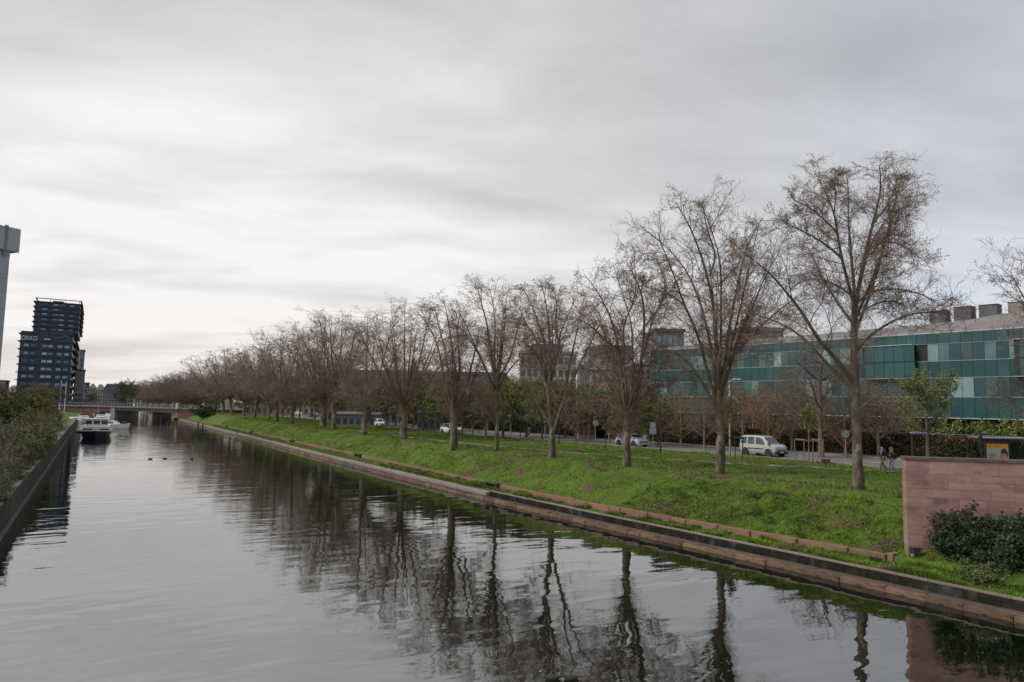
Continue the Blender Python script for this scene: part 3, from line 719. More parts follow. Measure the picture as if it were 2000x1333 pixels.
fars = [vase(211, 16.0, 3.8, .27, 11, 6.6, .1, n2=13, n3=7, n4=4, shoots=28, bud=1600, tw=1.8, k4=3),
        vase(212, 15.2, 3.6, .26, 11, 6.4, .2, n2=13, n3=7, n4=4, shoots=28, bud=1600, tw=1.8, k4=3)]
words = ['seventh', 'eighth', 'ninth', 'tenth', 'eleventh', 'twelfth', 'thirteenth', 'fourteenth', 'fifteenth', 'sixteenth', 'seventeenth', 'eighteenth', 'nineteenth', 'twentieth']
row = [(787, 858), (712, 850), (652, 840), (630, 837), (570, 829), (540, 824), (524, 820), (497, 816), (476, 813), (452, 811), (436, 809), (420, 807)]
r = random.Random(3)
for k, (px, py) in enumerate(row):
    b = onz(px, py, 2.68); far_ = b[1] > 160
    tm, cm = (fars[k % 2] if far_ else vases[k % 3])
    place_tree(b, tm, cm, 'bare plane tree, %s in the bank row counting from the red wall' % words[k], r.uniform(0, 6.28), float(np.interp(b[1], [70, 110, 140, 170, 250], [1.02, 1.06, 1.12, 1.24, 1.36]))*r.uniform(.94, 1.06), wide=r.uniform(1.08, 1.24))
# the avenue goes on past the bridge
for k in range(26):
    Y = 305+k*13.5+r.uniform(-2, 2); X = 32.5+r.uniform(-1, 1)+(0 if Y < 420 else -(Y-420)*0.035)
    tm, cm = fars[k % 2]
    place_tree((X, Y, 2.5), tm, cm, 'bare tree in the dense brown avenue beyond the bridge', r.uniform(0, 6.28), r.uniform(1.05, 1.22), group='trees of the far avenue beyond the bridge')
for k in range(12):
    Y = 285+k*22+r.uniform(-4, 4); tm, cm = fars[(k+1) % 2]
    place_tree((44+r.uniform(-2, 2), Y, 2.5), tm, cm, 'bare tree in the dense brown avenue beyond the bridge', r.uniform(0, 6.28), r.uniform(1.1, 1.3), group='trees of the far avenue beyond the bridge')
# ------------------------------------------------------------------ red sandstone wall on the right
UNIT = {}
def unit(mat, bev=0.02):
    k = (mat.name, bev)
    if k not in UNIT:
        t = MB()
        if bev: t.bbox(-.5, .5, -.5, .5, -.5, .5, bev)
        else: t.box(-.5, .5, -.5, .5, -.5, .5)
        UNIT[k] = t.mesh('unit_'+mat.name, mat)
    return UNIT[k]
mWall = pmat('dressed_red_sandstone', (0.315, 0.190, 0.162), (0.240, 0.142, 0.122), scale=1.6, rough=0.93, bump=0.010, bscale=24, rnd=0.17,
             stretch=(1, 1, 2.2), contrast=(0.35, 0.7), spec=0.2, coords='World', dirt=((0.185, 0.150, 0.085), 0.55, 0.60, 0.76), spots=((0.15, 0.10, 0.088), 0.9, 0.55, 0.75))
mWcop = pmat('wall_coping', (0.13, 0.095, 0.075), (0.085, 0.065, 0.05), scale=2, rough=0.9, coords='World', rnd=0.1)
mMort = pmat('wall_mortar', (0.20, 0.13, 0.105), (0.15, 0.10, 0.08), scale=4, rough=0.95, coords='World')
WA = onz(1774, 1104, 0.62)
WA = np.array([WA[0], WA[1], 0.3])
WB = ondep(2000, 900, depth([WA[0], WA[1], 5.0])-1.0)
wd_ = np.array([WB[0]-WA[0], WB[1]-WA[1]]); wd_ /= np.linalg.norm(wd_); WTOP = float(onY(1771, 892, WA[1])[2])-0.12
waz = math.atan2(wd_[1], wd_[0])
wall = empty('sandstone_wall', (WA[0], WA[1], 0.3), waz, label='tall pink-red sandstone block wall at the right edge of the picture', cat='wall')
r = random.Random(21); z = 0.3; LEN = 11.0
heights = []
while z < WTOP-0.05:
    h = r.choice([0.30, 0.38, 0.44, 0.36]);
    if z+h > WTOP-0.2: h = WTOP-z
    heights.append((z, h)); z += h
for z, h in heights:
    x = 0.0 if r.random() < .5 else 0.0
    while x < LEN:
        L = r.uniform(0.45, 1.25)
        if LEN-x-L < .3: L = LEN-x
        link('stone', unit(mWall, 0.012), wall, (x+L/2, 0.25+r.uniform(-.004, .004), z-0.3+h/2), (0, 0, 0), (L-0.005, 0.52, h-0.005)); x += L
MB().box(0.03, LEN-.03, 0.02, 0.48, -0.3, WTOP-0.33).build('mortar_core', mMort, wall)
x = -0.05
while x < LEN:
    link('coping_stone', unit(mWcop, 0.02), wall, (x+0.9, 0.25, WTOP-0.3+0.06), (0, 0, 0), (1.79, 0.62, 0.115)); x += 1.8

# old posts at the foot of the wall
mPost = pmat('weathered_post', (0.30, 0.27, 0.22), (0.14, 0.13, 0.10), scale=5, rough=0.95, stretch=(1, 1, .3))
mBlackM = pmat('black_painted_metal', (0.018, 0.018, 0.020), (0.012, 0.012, 0.012), rough=0.55)
p = onz(1784, 1106, 0.62)
e = empty('mooring_post', (p[0], p[1], .55), waz, label='short weathered pale post with a black cap at the foot of the red wall', cat='post')
MB().cyl((0, 0, 0), (0, 0, .62), .10, .085, 9).build('post', mPost, e, smooth=False)
MB().cyl((0, 0, .60), (0, 0, .80), .13, .12, 10).build('cap', mBlackM, e)
p = onz(1796, 1108, 0.62)
e = empty('metal_pipe', (p[0], p[1], .5), waz, label='dark upright pipe bracket beside the pale post at the red wall', cat='pipe')
MB().cyl((0, 0, 0), (0, 0, .85), .055, n=8).build('pipe', mBlackM, e)
t = MB(); t.box(-.12, .12, -.09, .09, .80, .86); t.box(-.16, -.10, -.03, .03, 0.0, .80); t.build('bracket', mBlackM, e)

# ------------------------------------------------------------------ teal office building
dd = ray(-121, 795)[:2]; dd = dd/np.linalg.norm(dd)            # along the facade, away from the viewer
nn_ = np.array([dd[1], -dd[0]])                                  # into the building
P0 = ondep(1855, 817, 80)
faz = math.atan2(dd[1], dd[0])
def onfac(x, y, off=0.0):
    """pixel -> (distance along facade, height) on the facade plane"""
    d = ray(x, y); n = np.array([nn_[0], nn_[1], 0]); t = ((P0-C0).dot(n)+off)/d.dot(n); q_ = C0+t*d
    return float((q_-P0)[:2].dot(dd)), float(q_[2])
def glassmat(name, c, rough=0.12, spec=0.9, c2=None, rnd=0.12):
    return pmat(name, c, c2 or tuple(v*0.8 for v in c), scale=0.35, rough=rough, spec=spec, rnd=rnd, coords='World')
mTeal = pmat('teal_panel_glass', (0.030, 0.088, 0.092), (0.022, 0.066, 0.072), scale=0.25, rough=0.22, spec=0.55, rnd=0.16, coords='World')
mTealW = pmat('tinted_window', (0.065, 0.120, 0.115), (0.030, 0.070, 0.068), scale=0.5, rough=0.10, spec=1.0, rnd=0.45, coords='World')
mTealL = pmat('window_with_blind', (0.200, 0.300, 0.300), (0.14, 0.22, 0.22), scale=0.5, rough=0.25, spec=0.7, rnd=0.2, coords='World')
mTrim = pmat('pale_metal_trim', (0.42, 0.45, 0.44), (0.33, 0.36, 0.35), rough=0.5, coords='World')
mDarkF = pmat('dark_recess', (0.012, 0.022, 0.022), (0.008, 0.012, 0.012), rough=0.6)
mRoofM = pmat('grey_metal_roof', (0.19, 0.165, 0.155), (0.135, 0.12, 0.112), scale=0.6, rough=0.8, coords='World', stretch=(1, 1, 3), rnd=0.05)
mPlant = pmat('plant_room_cladding', (0.115, 0.105, 0.112), (0.075, 0.068, 0.075), scale=0.6, rough=0.7, coords='World', stretch=(2, 2, .3))
mPlantP = pmat('pinkish_plant_room', (0.26, 0.20, 0.19), (0.19, 0.15, 0.15), scale=0.7, rough=0.8, coords='World')
teal = empty('office_building', (P0[0], P0[1], 0), faz, label='long teal glass office building behind the hedge on the right', cat='building')
S1 = onfac(1270, 740)[0]; S0 = -22.0
zr = [onfac(1855, y)[1] for y in (649, 671, 705, 738, 776, 817)]
# local frame: +x away along the facade, -y is into the building? rotate so that local y points to the street
inn = float(np.dot(nn_, np.array([-math.sin(faz), math.cos(faz)])))   # sign of local y that goes into the building
def fbox(name, s0, s1, y0, y1, z0, z1, mat, bev=0.0, parent=teal):
    """y measured from the facade outward to the street"""
    ya, yb = sorted((-inn*y0, -inn*y1))
    return link(name, unit(mat, bev), parent, ((s0+s1)/2, (ya+yb)/2, (z0+z1)/2), (0, 0, 0), (s1-s0, yb-ya, z1-z0))
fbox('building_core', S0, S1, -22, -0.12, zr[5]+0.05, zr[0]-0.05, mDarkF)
pw = onfac(1844, 760)[0]-onfac(1866, 760)[0]
sA = onfac(1800, 700)[0]; sB = onfac(1690, 700)[0]; sC = onfac(1985, 700)[0]
r = random.Random(31); s = S0; k = 0
bands = [(zr[1], zr[0], 'panel'), (zr[2], zr[1], 'window'), (zr[3], zr[2], 'panel'), (zr[4], zr[3], 'window'), (zr[5], zr[4], 'panel')]
while s < S1-0.3:
    s1 = min(s+pw, S1); mid = (s+s1)/2
    slot = abs(mid-sA) < pw*0.62
    proj_ = (sA+pw*.62 < mid < sB) or mid < sC
    for bi, (z0, z1, nm) in enumerate(bands):
        y = 0.0
        if proj_ and bi in (1, 2): y = 0.7
        if slot and bi in (1,): y = -0.35
        m = mTeal
        if nm == 'window':
            px_open = r.random()
            m = mTealW if px_open < 0.55 else (mTealL if px_open < 0.78 else mTeal)
            if slot: m = mDarkF
            if proj_ and bi == 1 and px_open < .7: m = mTeal
        fbox('window' if m in (mTealW, mTealL) else 'panel', s+0.02, s1-0.02, y-0.06, y, z0+0.04, z1-0.04, m)
    s = s1; k += 1
for (s0_, s1_) in ((sA+pw*.62, sB), (S0, sC)):       # bodies of the projecting bays
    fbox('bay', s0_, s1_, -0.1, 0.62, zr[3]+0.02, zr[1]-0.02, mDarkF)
    fbox('bay_cap', s0_-.05, s1_+.05, -0.1, 0.82, zr[1]-0.01, zr[1]+0.07, mTrim)
    fbox('bay_sill', s0_-.03, s1_+.03, -0.1, 0.76, zr[3]-0.05, zr[3]+0.015, mTrim)
for zz, th in ((zr[0], 0.12), (zr[1], 0.035), (zr[2], 0.05), (zr[3], 0.05), (zr[4], 0.06), (zr[5], 0.10)):
    fbox('trim_rail', S0, S1, -0.06, 0.05, zz-th/2, zz+th/2, mTrim)
# ground floor set back, glazed behind slim white posts
fbox('ground_floor_glazing', S0, S1, -3.0, -2.9, 2.5, zr[5]+0.04, pmat('dark_ground_glass', (0.02, 0.04, 0.042), (0.012, 0.02, 0.022), scale=.4, rough=0.15, spec=1.0, coords='World'))
s = S0
while s < S1:
    fbox('mullion', s, s+0.09, -2.9, -2.78, 2.5, zr[5]-0.45, mTrim); s += pw
fbox('glazing_rail', S0, S1, -2.9, -2.8, zr[5]-0.6, zr[5]-0.52, mTrim)
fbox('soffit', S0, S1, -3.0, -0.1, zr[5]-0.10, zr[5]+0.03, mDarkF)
# roof band (sloping metal) and plant rooms
rz0 = zr[0]; 
mb = MB(); yb_ = -inn*(-0.1); yt = -inn*(-4.5); t_ = [(S0, 0), (onfac(1930, 640)[0], 0), (onfac(1860, 640)[0], -0.45), (onfac(1740, 640)[0], -0.65), (onfac(1500, 690)[0], -0.9), (S1, -1.3)]
htop = onfac(1930, 615, 4.5)[1]
vv = []
for s_, dz in t_: vv += [(s_, yb_, rz0+0.06), (s_, yt, htop+dz), (s_, -inn*(-16.0), htop+dz+0.1)]
fs = []
for i in range(len(t_)-1):
    for k in (0, 1): fs.append((3*i+k, 3*i+3+k, 3*i+4+k, 3*i+1+k))
mb.add(vv, fs).build('roof', mRoofM, teal)
for (x0, x1, yt_, m, dy) in ((1815, 1846, 608, mPlant, 7), (1862, 1896, 600, mPlant, 7), (1911, 1947, 596, mPlant, 7), (1968, 1996, 591, mPlantP, 7)):
    a_ = onfac(x1, yt_, dy); b_ = onfac(x0, yt_, dy)
    fbox('plant_room', a_[0], b_[0], -dy-1.6, -dy, htop-0.8, (a_[1]+b_[1])/2, m, 0.01)
    fbox('plant_room_cap', a_[0]-.05, b_[0]+.05, -dy-1.65, -dy+.05, (a_[1]+b_[1])/2, (a_[1]+b_[1])/2+.07, mDarkF)

# ------------------------------------------------------------------ other buildings
def block(name, label, pxl, pxr, ytop, D, floors, wins, mwall, mwin, depth_=12, roof=None, mroof=None, zbase=2.5, rot_px=None, band=None, frame=None, winw=0.55, topgap=0.3, cat='building', Y=None):
    """a building whose street front spans two picture columns at distance D"""
    A = ondep(pxl, ytop, D); Bp = ondep(pxr, ytop, D if rot_px is None else rot_px)
    if Y: A = onY(pxl, ytop, Y); Bp = onY(pxr, ytop, Y)
    L = math.hypot(Bp[0]-A[0], Bp[1]-A[1]); az = math.atan2(Bp[1]-A[1], Bp[0]-A[0]); H = A[2]-zbase
    e = empty(name, (A[0], A[1], zbase), az, label=label, cat=cat)
    link('wall', unit(mwall, 0.0), e, (L/2, depth_/2, (H-1)/2), (0, 0, 0), (L, depth_, H+1))
    fh = (H-topgap)/floors; ww = L/wins
    for fl in range(floors):
        for k in range(wins):
            w_ = ww*winw; x = (k+.5)*ww; z0 = fl*fh+fh*0.28
            link('window', unit(mwin, 0.0), e, (x, 0.03, z0+fh*0.28), (0, 0, 0), (w_, 0.16, fh*0.55))
            if frame: link('sill', unit(frame, 0.0), e, (x, -0.05, z0-0.05), (0, 0, 0), (w_*1.15, 0.12, 0.09))
        if band: link('band', unit(band, 0.0), e, (L/2, -0.03, fl*fh+0.05), (0, 0, 0), (L+0.1, 0.12, 0.22))
    if roof:
        kind, rh = roof; t = MB()
        if kind == 'flat':
            t.box(-.25, L+.25, -.25, depth_+.25, H, H+rh)
        elif kind == 'mansard':
            i_ = rh*0.45
            t.add([(-.3, -.3, H), (L+.3, -.3, H), (L+.3, depth_+.3, H), (-.3, depth_+.3, H), (i_, i_, H+rh), (L-i_, i_, H+rh), (L-i_, depth_-i_, H+rh), (i_, depth_-i_, H+rh)],
                  [(0, 1, 5, 4), (1, 2, 6, 5), (2, 3, 7, 6), (3, 0, 4, 7), (4, 5, 6, 7)])
        elif kind == 'gable':
            t.add([(-.3, -.3, H), (L+.3, -.3, H), (L+.3, depth_+.3, H), (-.3, depth_+.3, H), (-.3+rh*.6, depth_/2, H+rh), (L+.3-rh*.6, depth_/2, H+rh)],
                  [(0, 1, 5, 4), (1, 2, 5), (2, 3, 4, 5), (3, 0, 4)])
        t.build('roof', mroof, e)
    return e, L, H
mWinD = pmat('dark_window_glass', (0.030, 0.035, 0.042), (0.05, 0.055, 0.065), scale=0.3, rough=0.12, spec=0.9, rnd=0.4, coords='World')
mWinB = pmat('window_painted_sky', (0.20, 0.28, 0.36), (0.10, 0.15, 0.21), scale=0.2, rough=0.15, spec=0.9, rnd=0.45, coords='World')  # pale blue base colour paints the sky's reflection into the panes
mPink = pmat('pink_render', (0.36, 0.27, 0.235), (0.30, 0.225, 0.20), scale=0.2, rough=0.9, coords='World')
mCream = pmat('cream_render', (0.42, 0.40, 0.36), (0.35, 0.33, 0.30), scale=0.15, rough=0.9, coords='World')
mGreyR = pmat('grey_render', (0.33, 0.33, 0.34), (0.26, 0.26, 0.275), scale=0.15, rough=0.9, coords='World')
mSlate = pmat('slate_roof', (0.060, 0.056, 0.062), (0.042, 0.040, 0.045), scale=0.8, rough=0.75, coords='World', stretch=(1, 1, 3))
mTile = pmat('brown_tile_roof', (0.135, 0.098, 0.085), (0.10, 0.074, 0.065), scale=0.9, rough=0.85, coords='World', stretch=(1, 1, 3))
mConc = pmat('grey_concrete', (0.19, 0.19, 0.20), (0.145, 0.145, 0.155), scale=0.3, rough=0.9, coords='World', stretch=(1, 1, .3))
mRust = pmat('rust_panel', (0.30, 0.225, 0.19), (0.24, 0.175, 0.15), scale=0.4, rough=0.9, coords='World')
e, L, H = block('school_building', 'long low building with dark mansard roof seen between the trees left of the signs', 640, 1000, 748, 150, 3, 26, mPink, mWinD, roof=('mansard', 2.9), mroof=mSlate, frame=mCream, winw=.42, depth_=14)
for k in range(9): link('dormer', unit(mCream, 0.0), e, (L*(k+.6)/9.4, -0.1+0.5, H+0.9), (0, 0, 0), (1.1, 1.0, 1.3))
e, L, H = block('apartment_building', 'distant brown-roofed block behind the middle of the plane tree row', 480, 640, 757, 230, 3, 14, mPink, mWinD, roof=('gable', 4.0), mroof=mTile, frame=mCream, winw=.45)
block('apartment_building', 'white balconied apartment block left of the dark grey tower slab', 1016, 1126, 690, 135, 6, 9, mCream, mWinD, roof=('flat', 0.5), mroof=mGreyR, band=mGreyR, winw=.6)
block('apartment_building', 'set-back upper storeys of the white block behind the fourth plane tree', 1040, 1100, 676, 142, 6, 5, mGreyR, mWinD, roof=('flat', 0.4), mroof=mConc, winw=.6)
block('stair_tower', 'dark grey windowless tower slab between pale apartment blocks', 1133, 1153, 713, 118, 1, 1, mConc, mConc, depth_=5, winw=.05, cat='tower')
block('apartment_building', 'pink rendered block with a round window right of the dark tower slab', 1154, 1216, 722, 128, 4, 5, mPink, mWinD, roof=('flat', 0.3), mroof=mCream, winw=.3)
block('apartment_building', 'grey-white high block with glazed top above the third plane tree', 1150, 1218, 681, 160, 7, 6, mGreyR, mWinB, roof=('flat', 0.5), mroof=mConc, winw=.6, band=mCream)
block('apartment_building', 'block with dark top storey and ochre band behind the third plane tree', 1172, 1232, 690, 140, 6, 5, mRust, mWinD, roof=('flat', 1.6), mroof=mTile, winw=.55, band=mCream)
block('stair_tower', 'second slimmer grey tower slab right of the ochre-banded block', 1222, 1237, 716, 118, 1, 1, mConc, mConc, depth_=5, winw=.05, cat='tower')
block('apartment_building', 'pale pink block next to the left end of the teal office', 1238, 1272, 712, 122, 4, 3, mPink, mWinD, roof=('flat', 0.3), mroof=mCream, winw=.35)
block('rooftop_block', 'dark grey rooftop block standing above the left end of the teal office', 1281, 1336, 648, 135, 6, 5, mConc, mWinB, roof=('flat', 0.6), mroof=mTile, winw=.7)
block('rooftop_block', 'brownish upper block above the teal office between two plane trees', 1450, 1530, 646, 120, 5, 6, mRust, mWinD, roof=('flat', 0.6), mroof=mConc, winw=.6)
sp_ = ondep(808, 735, 190)
e = empty('church_spire', (sp_[0], sp_[1], 2.5), label='thin dark pointed spire above the mansard roof', cat='spire')
t = MB(); t.cyl((0, 0, 0), (0, 0, sp_[2]-2.5), 1.9, 1.8, 8); t.cyl((0, 0, sp_[2]-2.5), (0, 0, float(ondep(808, 700, 190)[2])-2.5), 1.8, 0.05, 8)
t.build('spire', mSlate, e)
# low garden pavilion and red shed behind the hedge
block('garden_pavilion', 'low grey building with windows behind the grey car', 655, 745, 809, 128, 1, 7, mConc, mWinD, roof=('flat', .35), mroof=mGreyR, winw=.6, depth_=8)
block('shed', 'low red-brown shed with grey pitched roof behind the round traffic sign', 1130, 1162, 814, 92, 1, 3, mRust, mWinD, roof=('gable', 1.5), mroof=mSlate, winw=.5, depth_=5, cat='shed')
block('shed', 'dark flat-roofed carport behind the hedge near the stout plane tree', 815, 862, 808, 112, 1, 4, mConc, mWinD, roof=('flat', .3), mroof=mGreyR, winw=.6, depth_=5, cat='shed')

# ------------------------------------------------------------------ dark stepped hotel tower, left
mNavy = pmat('navy_cladding', (0.020, 0.036, 0.078), (0.014, 0.026, 0.056), scale=0.1, rough=0.45, coords='World', spec=0.5)
mSlab = pmat('tower_floor_slab', (0.028, 0.024, 0.040), (0.02, 0.018, 0.03), rough=0.6)
mWinT = pmat('tower_window_painted_sky', (0.22, 0.32, 0.42), (0.10, 0.16, 0.24), scale=0.12, rough=0.2, spec=0.8, rnd=0.55, coords='World')  # light blue stands for reflected sky, put into the base colour
mWinT2 = pmat('tower_window_dark', (0.05, 0.08, 0.14), (0.03, 0.05, 0.09), scale=0.2, rough=0.2, spec=0.8, rnd=0.4, coords='World')
mWhiteP = pmat('white_panel', (0.62, 0.62, 0.64), (0.55, 0.55, 0.57), scale=0.3, rough=0.6, coords='World', rnd=0.04)
mSign = pmat('sign_letters', (0.62, 0.64, 0.66), (0.6, 0.6, 0.62), rough=0.5)
TY = 320.0
def tp(x, y): p_ = onY(x, y, TY); return float(p_[0]), float(p_[2])
xl0, zstep = tp(40.5, 646); xl1 = tp(31, 775)[0]; xlo = (xl0+xl1)/2; xr = tp(139.5, 700)[0]; xu0 = tp(67, 610)[0]; xu1 = tp(156, 610)[0]; ztop = tp(113, 583)[1]; ztr = tp(113, 592)[1]
tower = empty('hotel_tower', (xlo, TY, 2.0), label='dark blue stepped hotel tower on the left beyond the bushes', cat='tower')
def tbox(name, x0, x1, y0, y1, z0, z1, m, bev=0.0, parent=tower):
    return link(name, unit(m, bev), parent, ((x0+x1)/2-xlo, (y0+y1)/2, (z0+z1)/2-2.0), (0, 0, 0), (x1-x0, y1-y0, z1-z0))
tbox('lower_block', xlo, xr, 0, 50, 1, zstep, mNavy)
tbox('upper_block', xu0, xu1, 0.4, 42, zstep-.1, ztr-0.2, mNavy)
fh = (zstep-2.0)/10.2
zlist = [2.0+fh*(k+0.9) for k in range(10)]
r = random.Random(41)
for k, z in enumerate(zlist):
    tbox('floor_slab', xlo-0.75, xr+0.9, -0.35, 50.5, z-0.12, z+0.10, mSlab)
    if k >= 8: continue
    for j, u in enumerate((0.12, 0.25, 0.47, 0.58, 0.76, 0.90)):
        m = mWinT if (u > .4 and k > 1) or r.random() < .35 else mWinT2
        tbox('window', xlo+(xr-xlo)*u-0.75, xlo+(xr-xlo)*u+0.75, -0.14, 0.05, z+fh*0.30, z+fh*0.62, m)
nu = 6; fu = (ztr-zstep)/nu
for k in range(nu):
    z = zstep+fu*(k+0.1)
    tbox('floor_slab', xu0-0.55, xu1+0.85, -0.2, 42.5, z+fu-0.22, z+fu, mSlab)
    for j, u in enumerate((0.22, 0.46, 0.60, 0.82)):
        if r.random() < .12: continue
        tbox('window', xu0+(xu1-xu0)*u-0.8, xu0+(xu1-xu0)*u+0.8, 0.25, 0.45, z+fu*0.35, z+fu*0.62, mWinT if r.random() < .7 else mWinT2)
for k in range(9):       # pale balcony fronts on the canal side
    tbox('balcony', xr+0.2, xr+1.6, 4, 46, zlist[k]+0.1, zlist[k]+0.9, mSlab)
    tbox('balcony_end', xr+0.1, xr+0.9, 1.0, 3.5, zlist[k]+0.2, zlist[k]+1.0, mCream)
tbox('corner_fin', xr+1.3, xr+1.9, 49.6, 50.4, 2, zstep-3, mWhiteP)
# open roof frame
zf = ztr+0.3; zt2 = ztop-0.4
for x_ in (xu0+0.6, xu0+(xu1-xu0)*.33, xu0+(xu1-xu0)*.66, xu1-0.3):
    tbox('roof_frame_post', x_-0.07, x_+0.07, 0.5, 0.7, ztr-.3, zt2, mSlab)
tbox('roof_frame_beam', xu0, xu1+.6, 0.4, 0.8, zt2-0.15, zt2+0.1, mSlab)
tbox('roof_frame_beam', xu0, xu0+.4, 0.8, 30, zt2-0.15, zt2+0.1, mSlab); tbox('roof_frame_beam', xu1, xu1+.5, 0.8, 30, zt2-0.15, zt2+0.1, mSlab)
tbox('plant_room', xu0+(xu1-xu0)*.38, xu0+(xu1-xu0)*.62, 2, 8, ztr-.3, ztr+0.9, mNavy)
def text(name, s_, size, loc, rot, mat, parent, ext=0.06, align='LEFT'):
    cu = bpy.data.curves.new(name, 'FONT'); cu.body = s_; cu.size = size; cu.extrude = ext; cu.align_x = align; cu.resolution_u = 3
    tmp = bpy.data.objects.new(name, cu); COL.objects.link(tmp); dg = bpy.context.evaluated_depsgraph_get(); dg.update()
    me = bpy.data.meshes.new_from_object(tmp.evaluated_get(dg)); bpy.data.objects.remove(tmp)
    me.materials.clear(); me.materials.append(mat)
    return link(name, me, parent, loc, rot)
sx0, sz0 = tp(41, 664)
t = text('hotel_sign_lettering', 'OKKO', 2.35, (sx0-xlo, -0.45, sz0-2.0), (rad(90), 0, 0), mSign, tower)
wt = max(v.co.x for v in t.data.vertices); t.scale = ((tp(73, 664)[0]-sx0)/wt, 1, 1)
tbox('sign_underline', tp(86, 660)[0], tp(98, 660)[0], -0.5, -0.3, tp(90, 664)[1], tp(90, 662)[1], mSign)
for (x_, y0_, y1_) in ((80, 659, 652), (84, 659, 652), (88, 658, 654), (92, 658, 653), (99, 658, 653), (104.5, 658, 652)):
    tbox('sign_stroke', tp(x_, y0_)[0], tp(x_+0.9, y0_)[0], -0.5, -0.3, tp(x_, y0_)[1], tp(x_, y1_)[1], pmat('dim_sign', (0.20, 0.21, 0.22), rough=.5) if x_ == 80 else bpy.data.materials['dim_sign'])
a_ = tp(107, 661); b_ = tp(124, 659); c_ = tp(128, 656); d_ = tp(134, 662)
t = MB(); P_ = [(a_[0], a_[1]), (b_[0], b_[1]), (c_[0], c_[1]), (d_[0], d_[1])]
for i in range(3): t.cyl((P_[i][0]-xlo, -0.4, P_[i][1]-2), (P_[i+1][0]-xlo, -0.4, P_[i+1][1]-2), 0.14, n=5)
t.build('sign_swoosh', bpy.data.materials['dim_sign'], tower)

# white-grey building cut by the left edge
VR = ray(1650, 806)[:2]; VR /= np.linalg.norm(VR); DW = 120.0
pA = ondep(35, 495, DW); az = math.atan2(VR[1], VR[0])
wb = empty('white_tower_block', (pA[0], pA[1], 1.5), az, label='pale grey panelled building with overhanging top cut off by the left edge', cat='building')
def wx(px, py):     # pixel -> local x, z on its front
    n = np.array([-VR[1], VR[0], 0]); d = ray(px, py); t_ = (pA-C0).dot(n)/d.dot(n); q_ = C0+t_*d
    return float((q_-pA)[:2].dot(VR)), float(q_[2]-1.5)
mGreyP = pmat('grey_facade_panel', (0.30, 0.32, 0.345), (0.26, 0.275, 0.30), scale=0.2, rough=0.6, coords='World', rnd=0.08)
xo1, zt = wx(39, 449); xo0 = wx(13, 470)[0]; zb = wx(35, 494)[1]; xb = wx(14, 560)[0]
BL = xb-14
link('body', unit(mGreyP, 0.0), wb, ((BL+xb)/2, 8, zt/2-1), (0, 0, 0), (xb-BL, 16, zt+2-0.3))
link('overhang', unit(mGreyP, 0.0), wb, ((BL+xo1)/2, 7.9, (zb+zt)/2), (0, 0, 0), (xo1-BL, 16.4, zt-zb))
link('soffit', unit(mConc, 0.0), wb, ((xb+xo1-1)/2, 7.9, zb-0.55), (0, 0, 0), (xo1-xb-1.0, 15, 1.1))
xs0, xs1 = wx(4.5, 480)[0], wx(11.5, 480)[0]
zz = zb-14
k = 0
while zz < zt-0.3:
    link('window', unit(mWinD, 0.0), wb, ((xs0+xs1)/2, -0.33 if zz > zb-2 else -0.02, zz+1.3), (0, 0, 0), (xs1-xs0, 0.1 if zz > zb-2 else .1, 2.5)); zz += 2.6; k += 1
for i in range(9):
    zz = 2+i*(zb-3)/9
    link('panel', unit(mGreyP, 0.005), wb, (xb-0.95, -0.04, zz+(zb-3)/18), (0, 0, 0), (1.8, 0.08, (zb-3)/9-0.06))
    link('panel', unit(mWhiteP, 0.005), wb, (xb-2.9, -0.04, zz+(zb-3)/18), (0, 0, 0), (2.0, 0.08, (zb-3)/9-0.06))
for i in range(3):
    link('panel', unit(mGreyP, 0.005), wb, (xo1-1.05-i*1.9, -0.33, (zb+zt)/2), (0, 0, 0), (1.85, 0.08, zt-zb-0.1)) if i < 2 else None

# far buildings beside and beyond the bridge
def ybox(x0, x1, ytop, Y, **k): return depth(onY((x0+x1)/2, ytop, Y))
block('apartment_building', 'small pale building at the far left edge of the picture', -6, 12, 745, 330, 3, 4, mGreyR, mWinD, roof=('flat', .5), mroof=mConc, Y=330)
block('apartment_building', 'pale narrow high-rise peeping out right of the dark hotel tower', 150, 165.5, 685, 370, 10, 3, mGreyR, mWinD, roof=('flat', .5), mroof=mConc, winw=.35, Y=370)
block('apartment_building', 'dark balconied block in front of the pale narrow high-rise', 146, 166, 724, 345, 7, 4, mConc, mWinD, roof=('flat', .5), mroof=mSlate, band=mCream, winw=.7, Y=345)
block('apartment_building', 'slim block with white balconies just right of the dark balconied block', 165, 175, 749, 390, 5, 2, mSlate, mWinB, roof=('flat', .4), mroof=mConc, band=mWhiteP, winw=.6, Y=390)
block('town_house', 'terracotta-coloured house left of the pale gabled house across the water', 174, 188, 758, 470, 4, 3, mRust, mWinD, roof=('gable', 2.5), mroof=mTile, frame=mCream, Y=470)
block('town_house', 'pale house with grey roof beyond the bridge', 187, 206, 762, 450, 4, 4, mCream, mWinD, roof=('gable', 3.2), mroof=mTile, frame=mCream, Y=450)
block('warehouse', 'long grey slate-roofed warehouse beyond the bridge', 201, 262, 763, 430, 4, 10, mConc, mWinD, roof=('mansard', 3.6), mroof=mSlate, frame=mCream, winw=.4, Y=430)

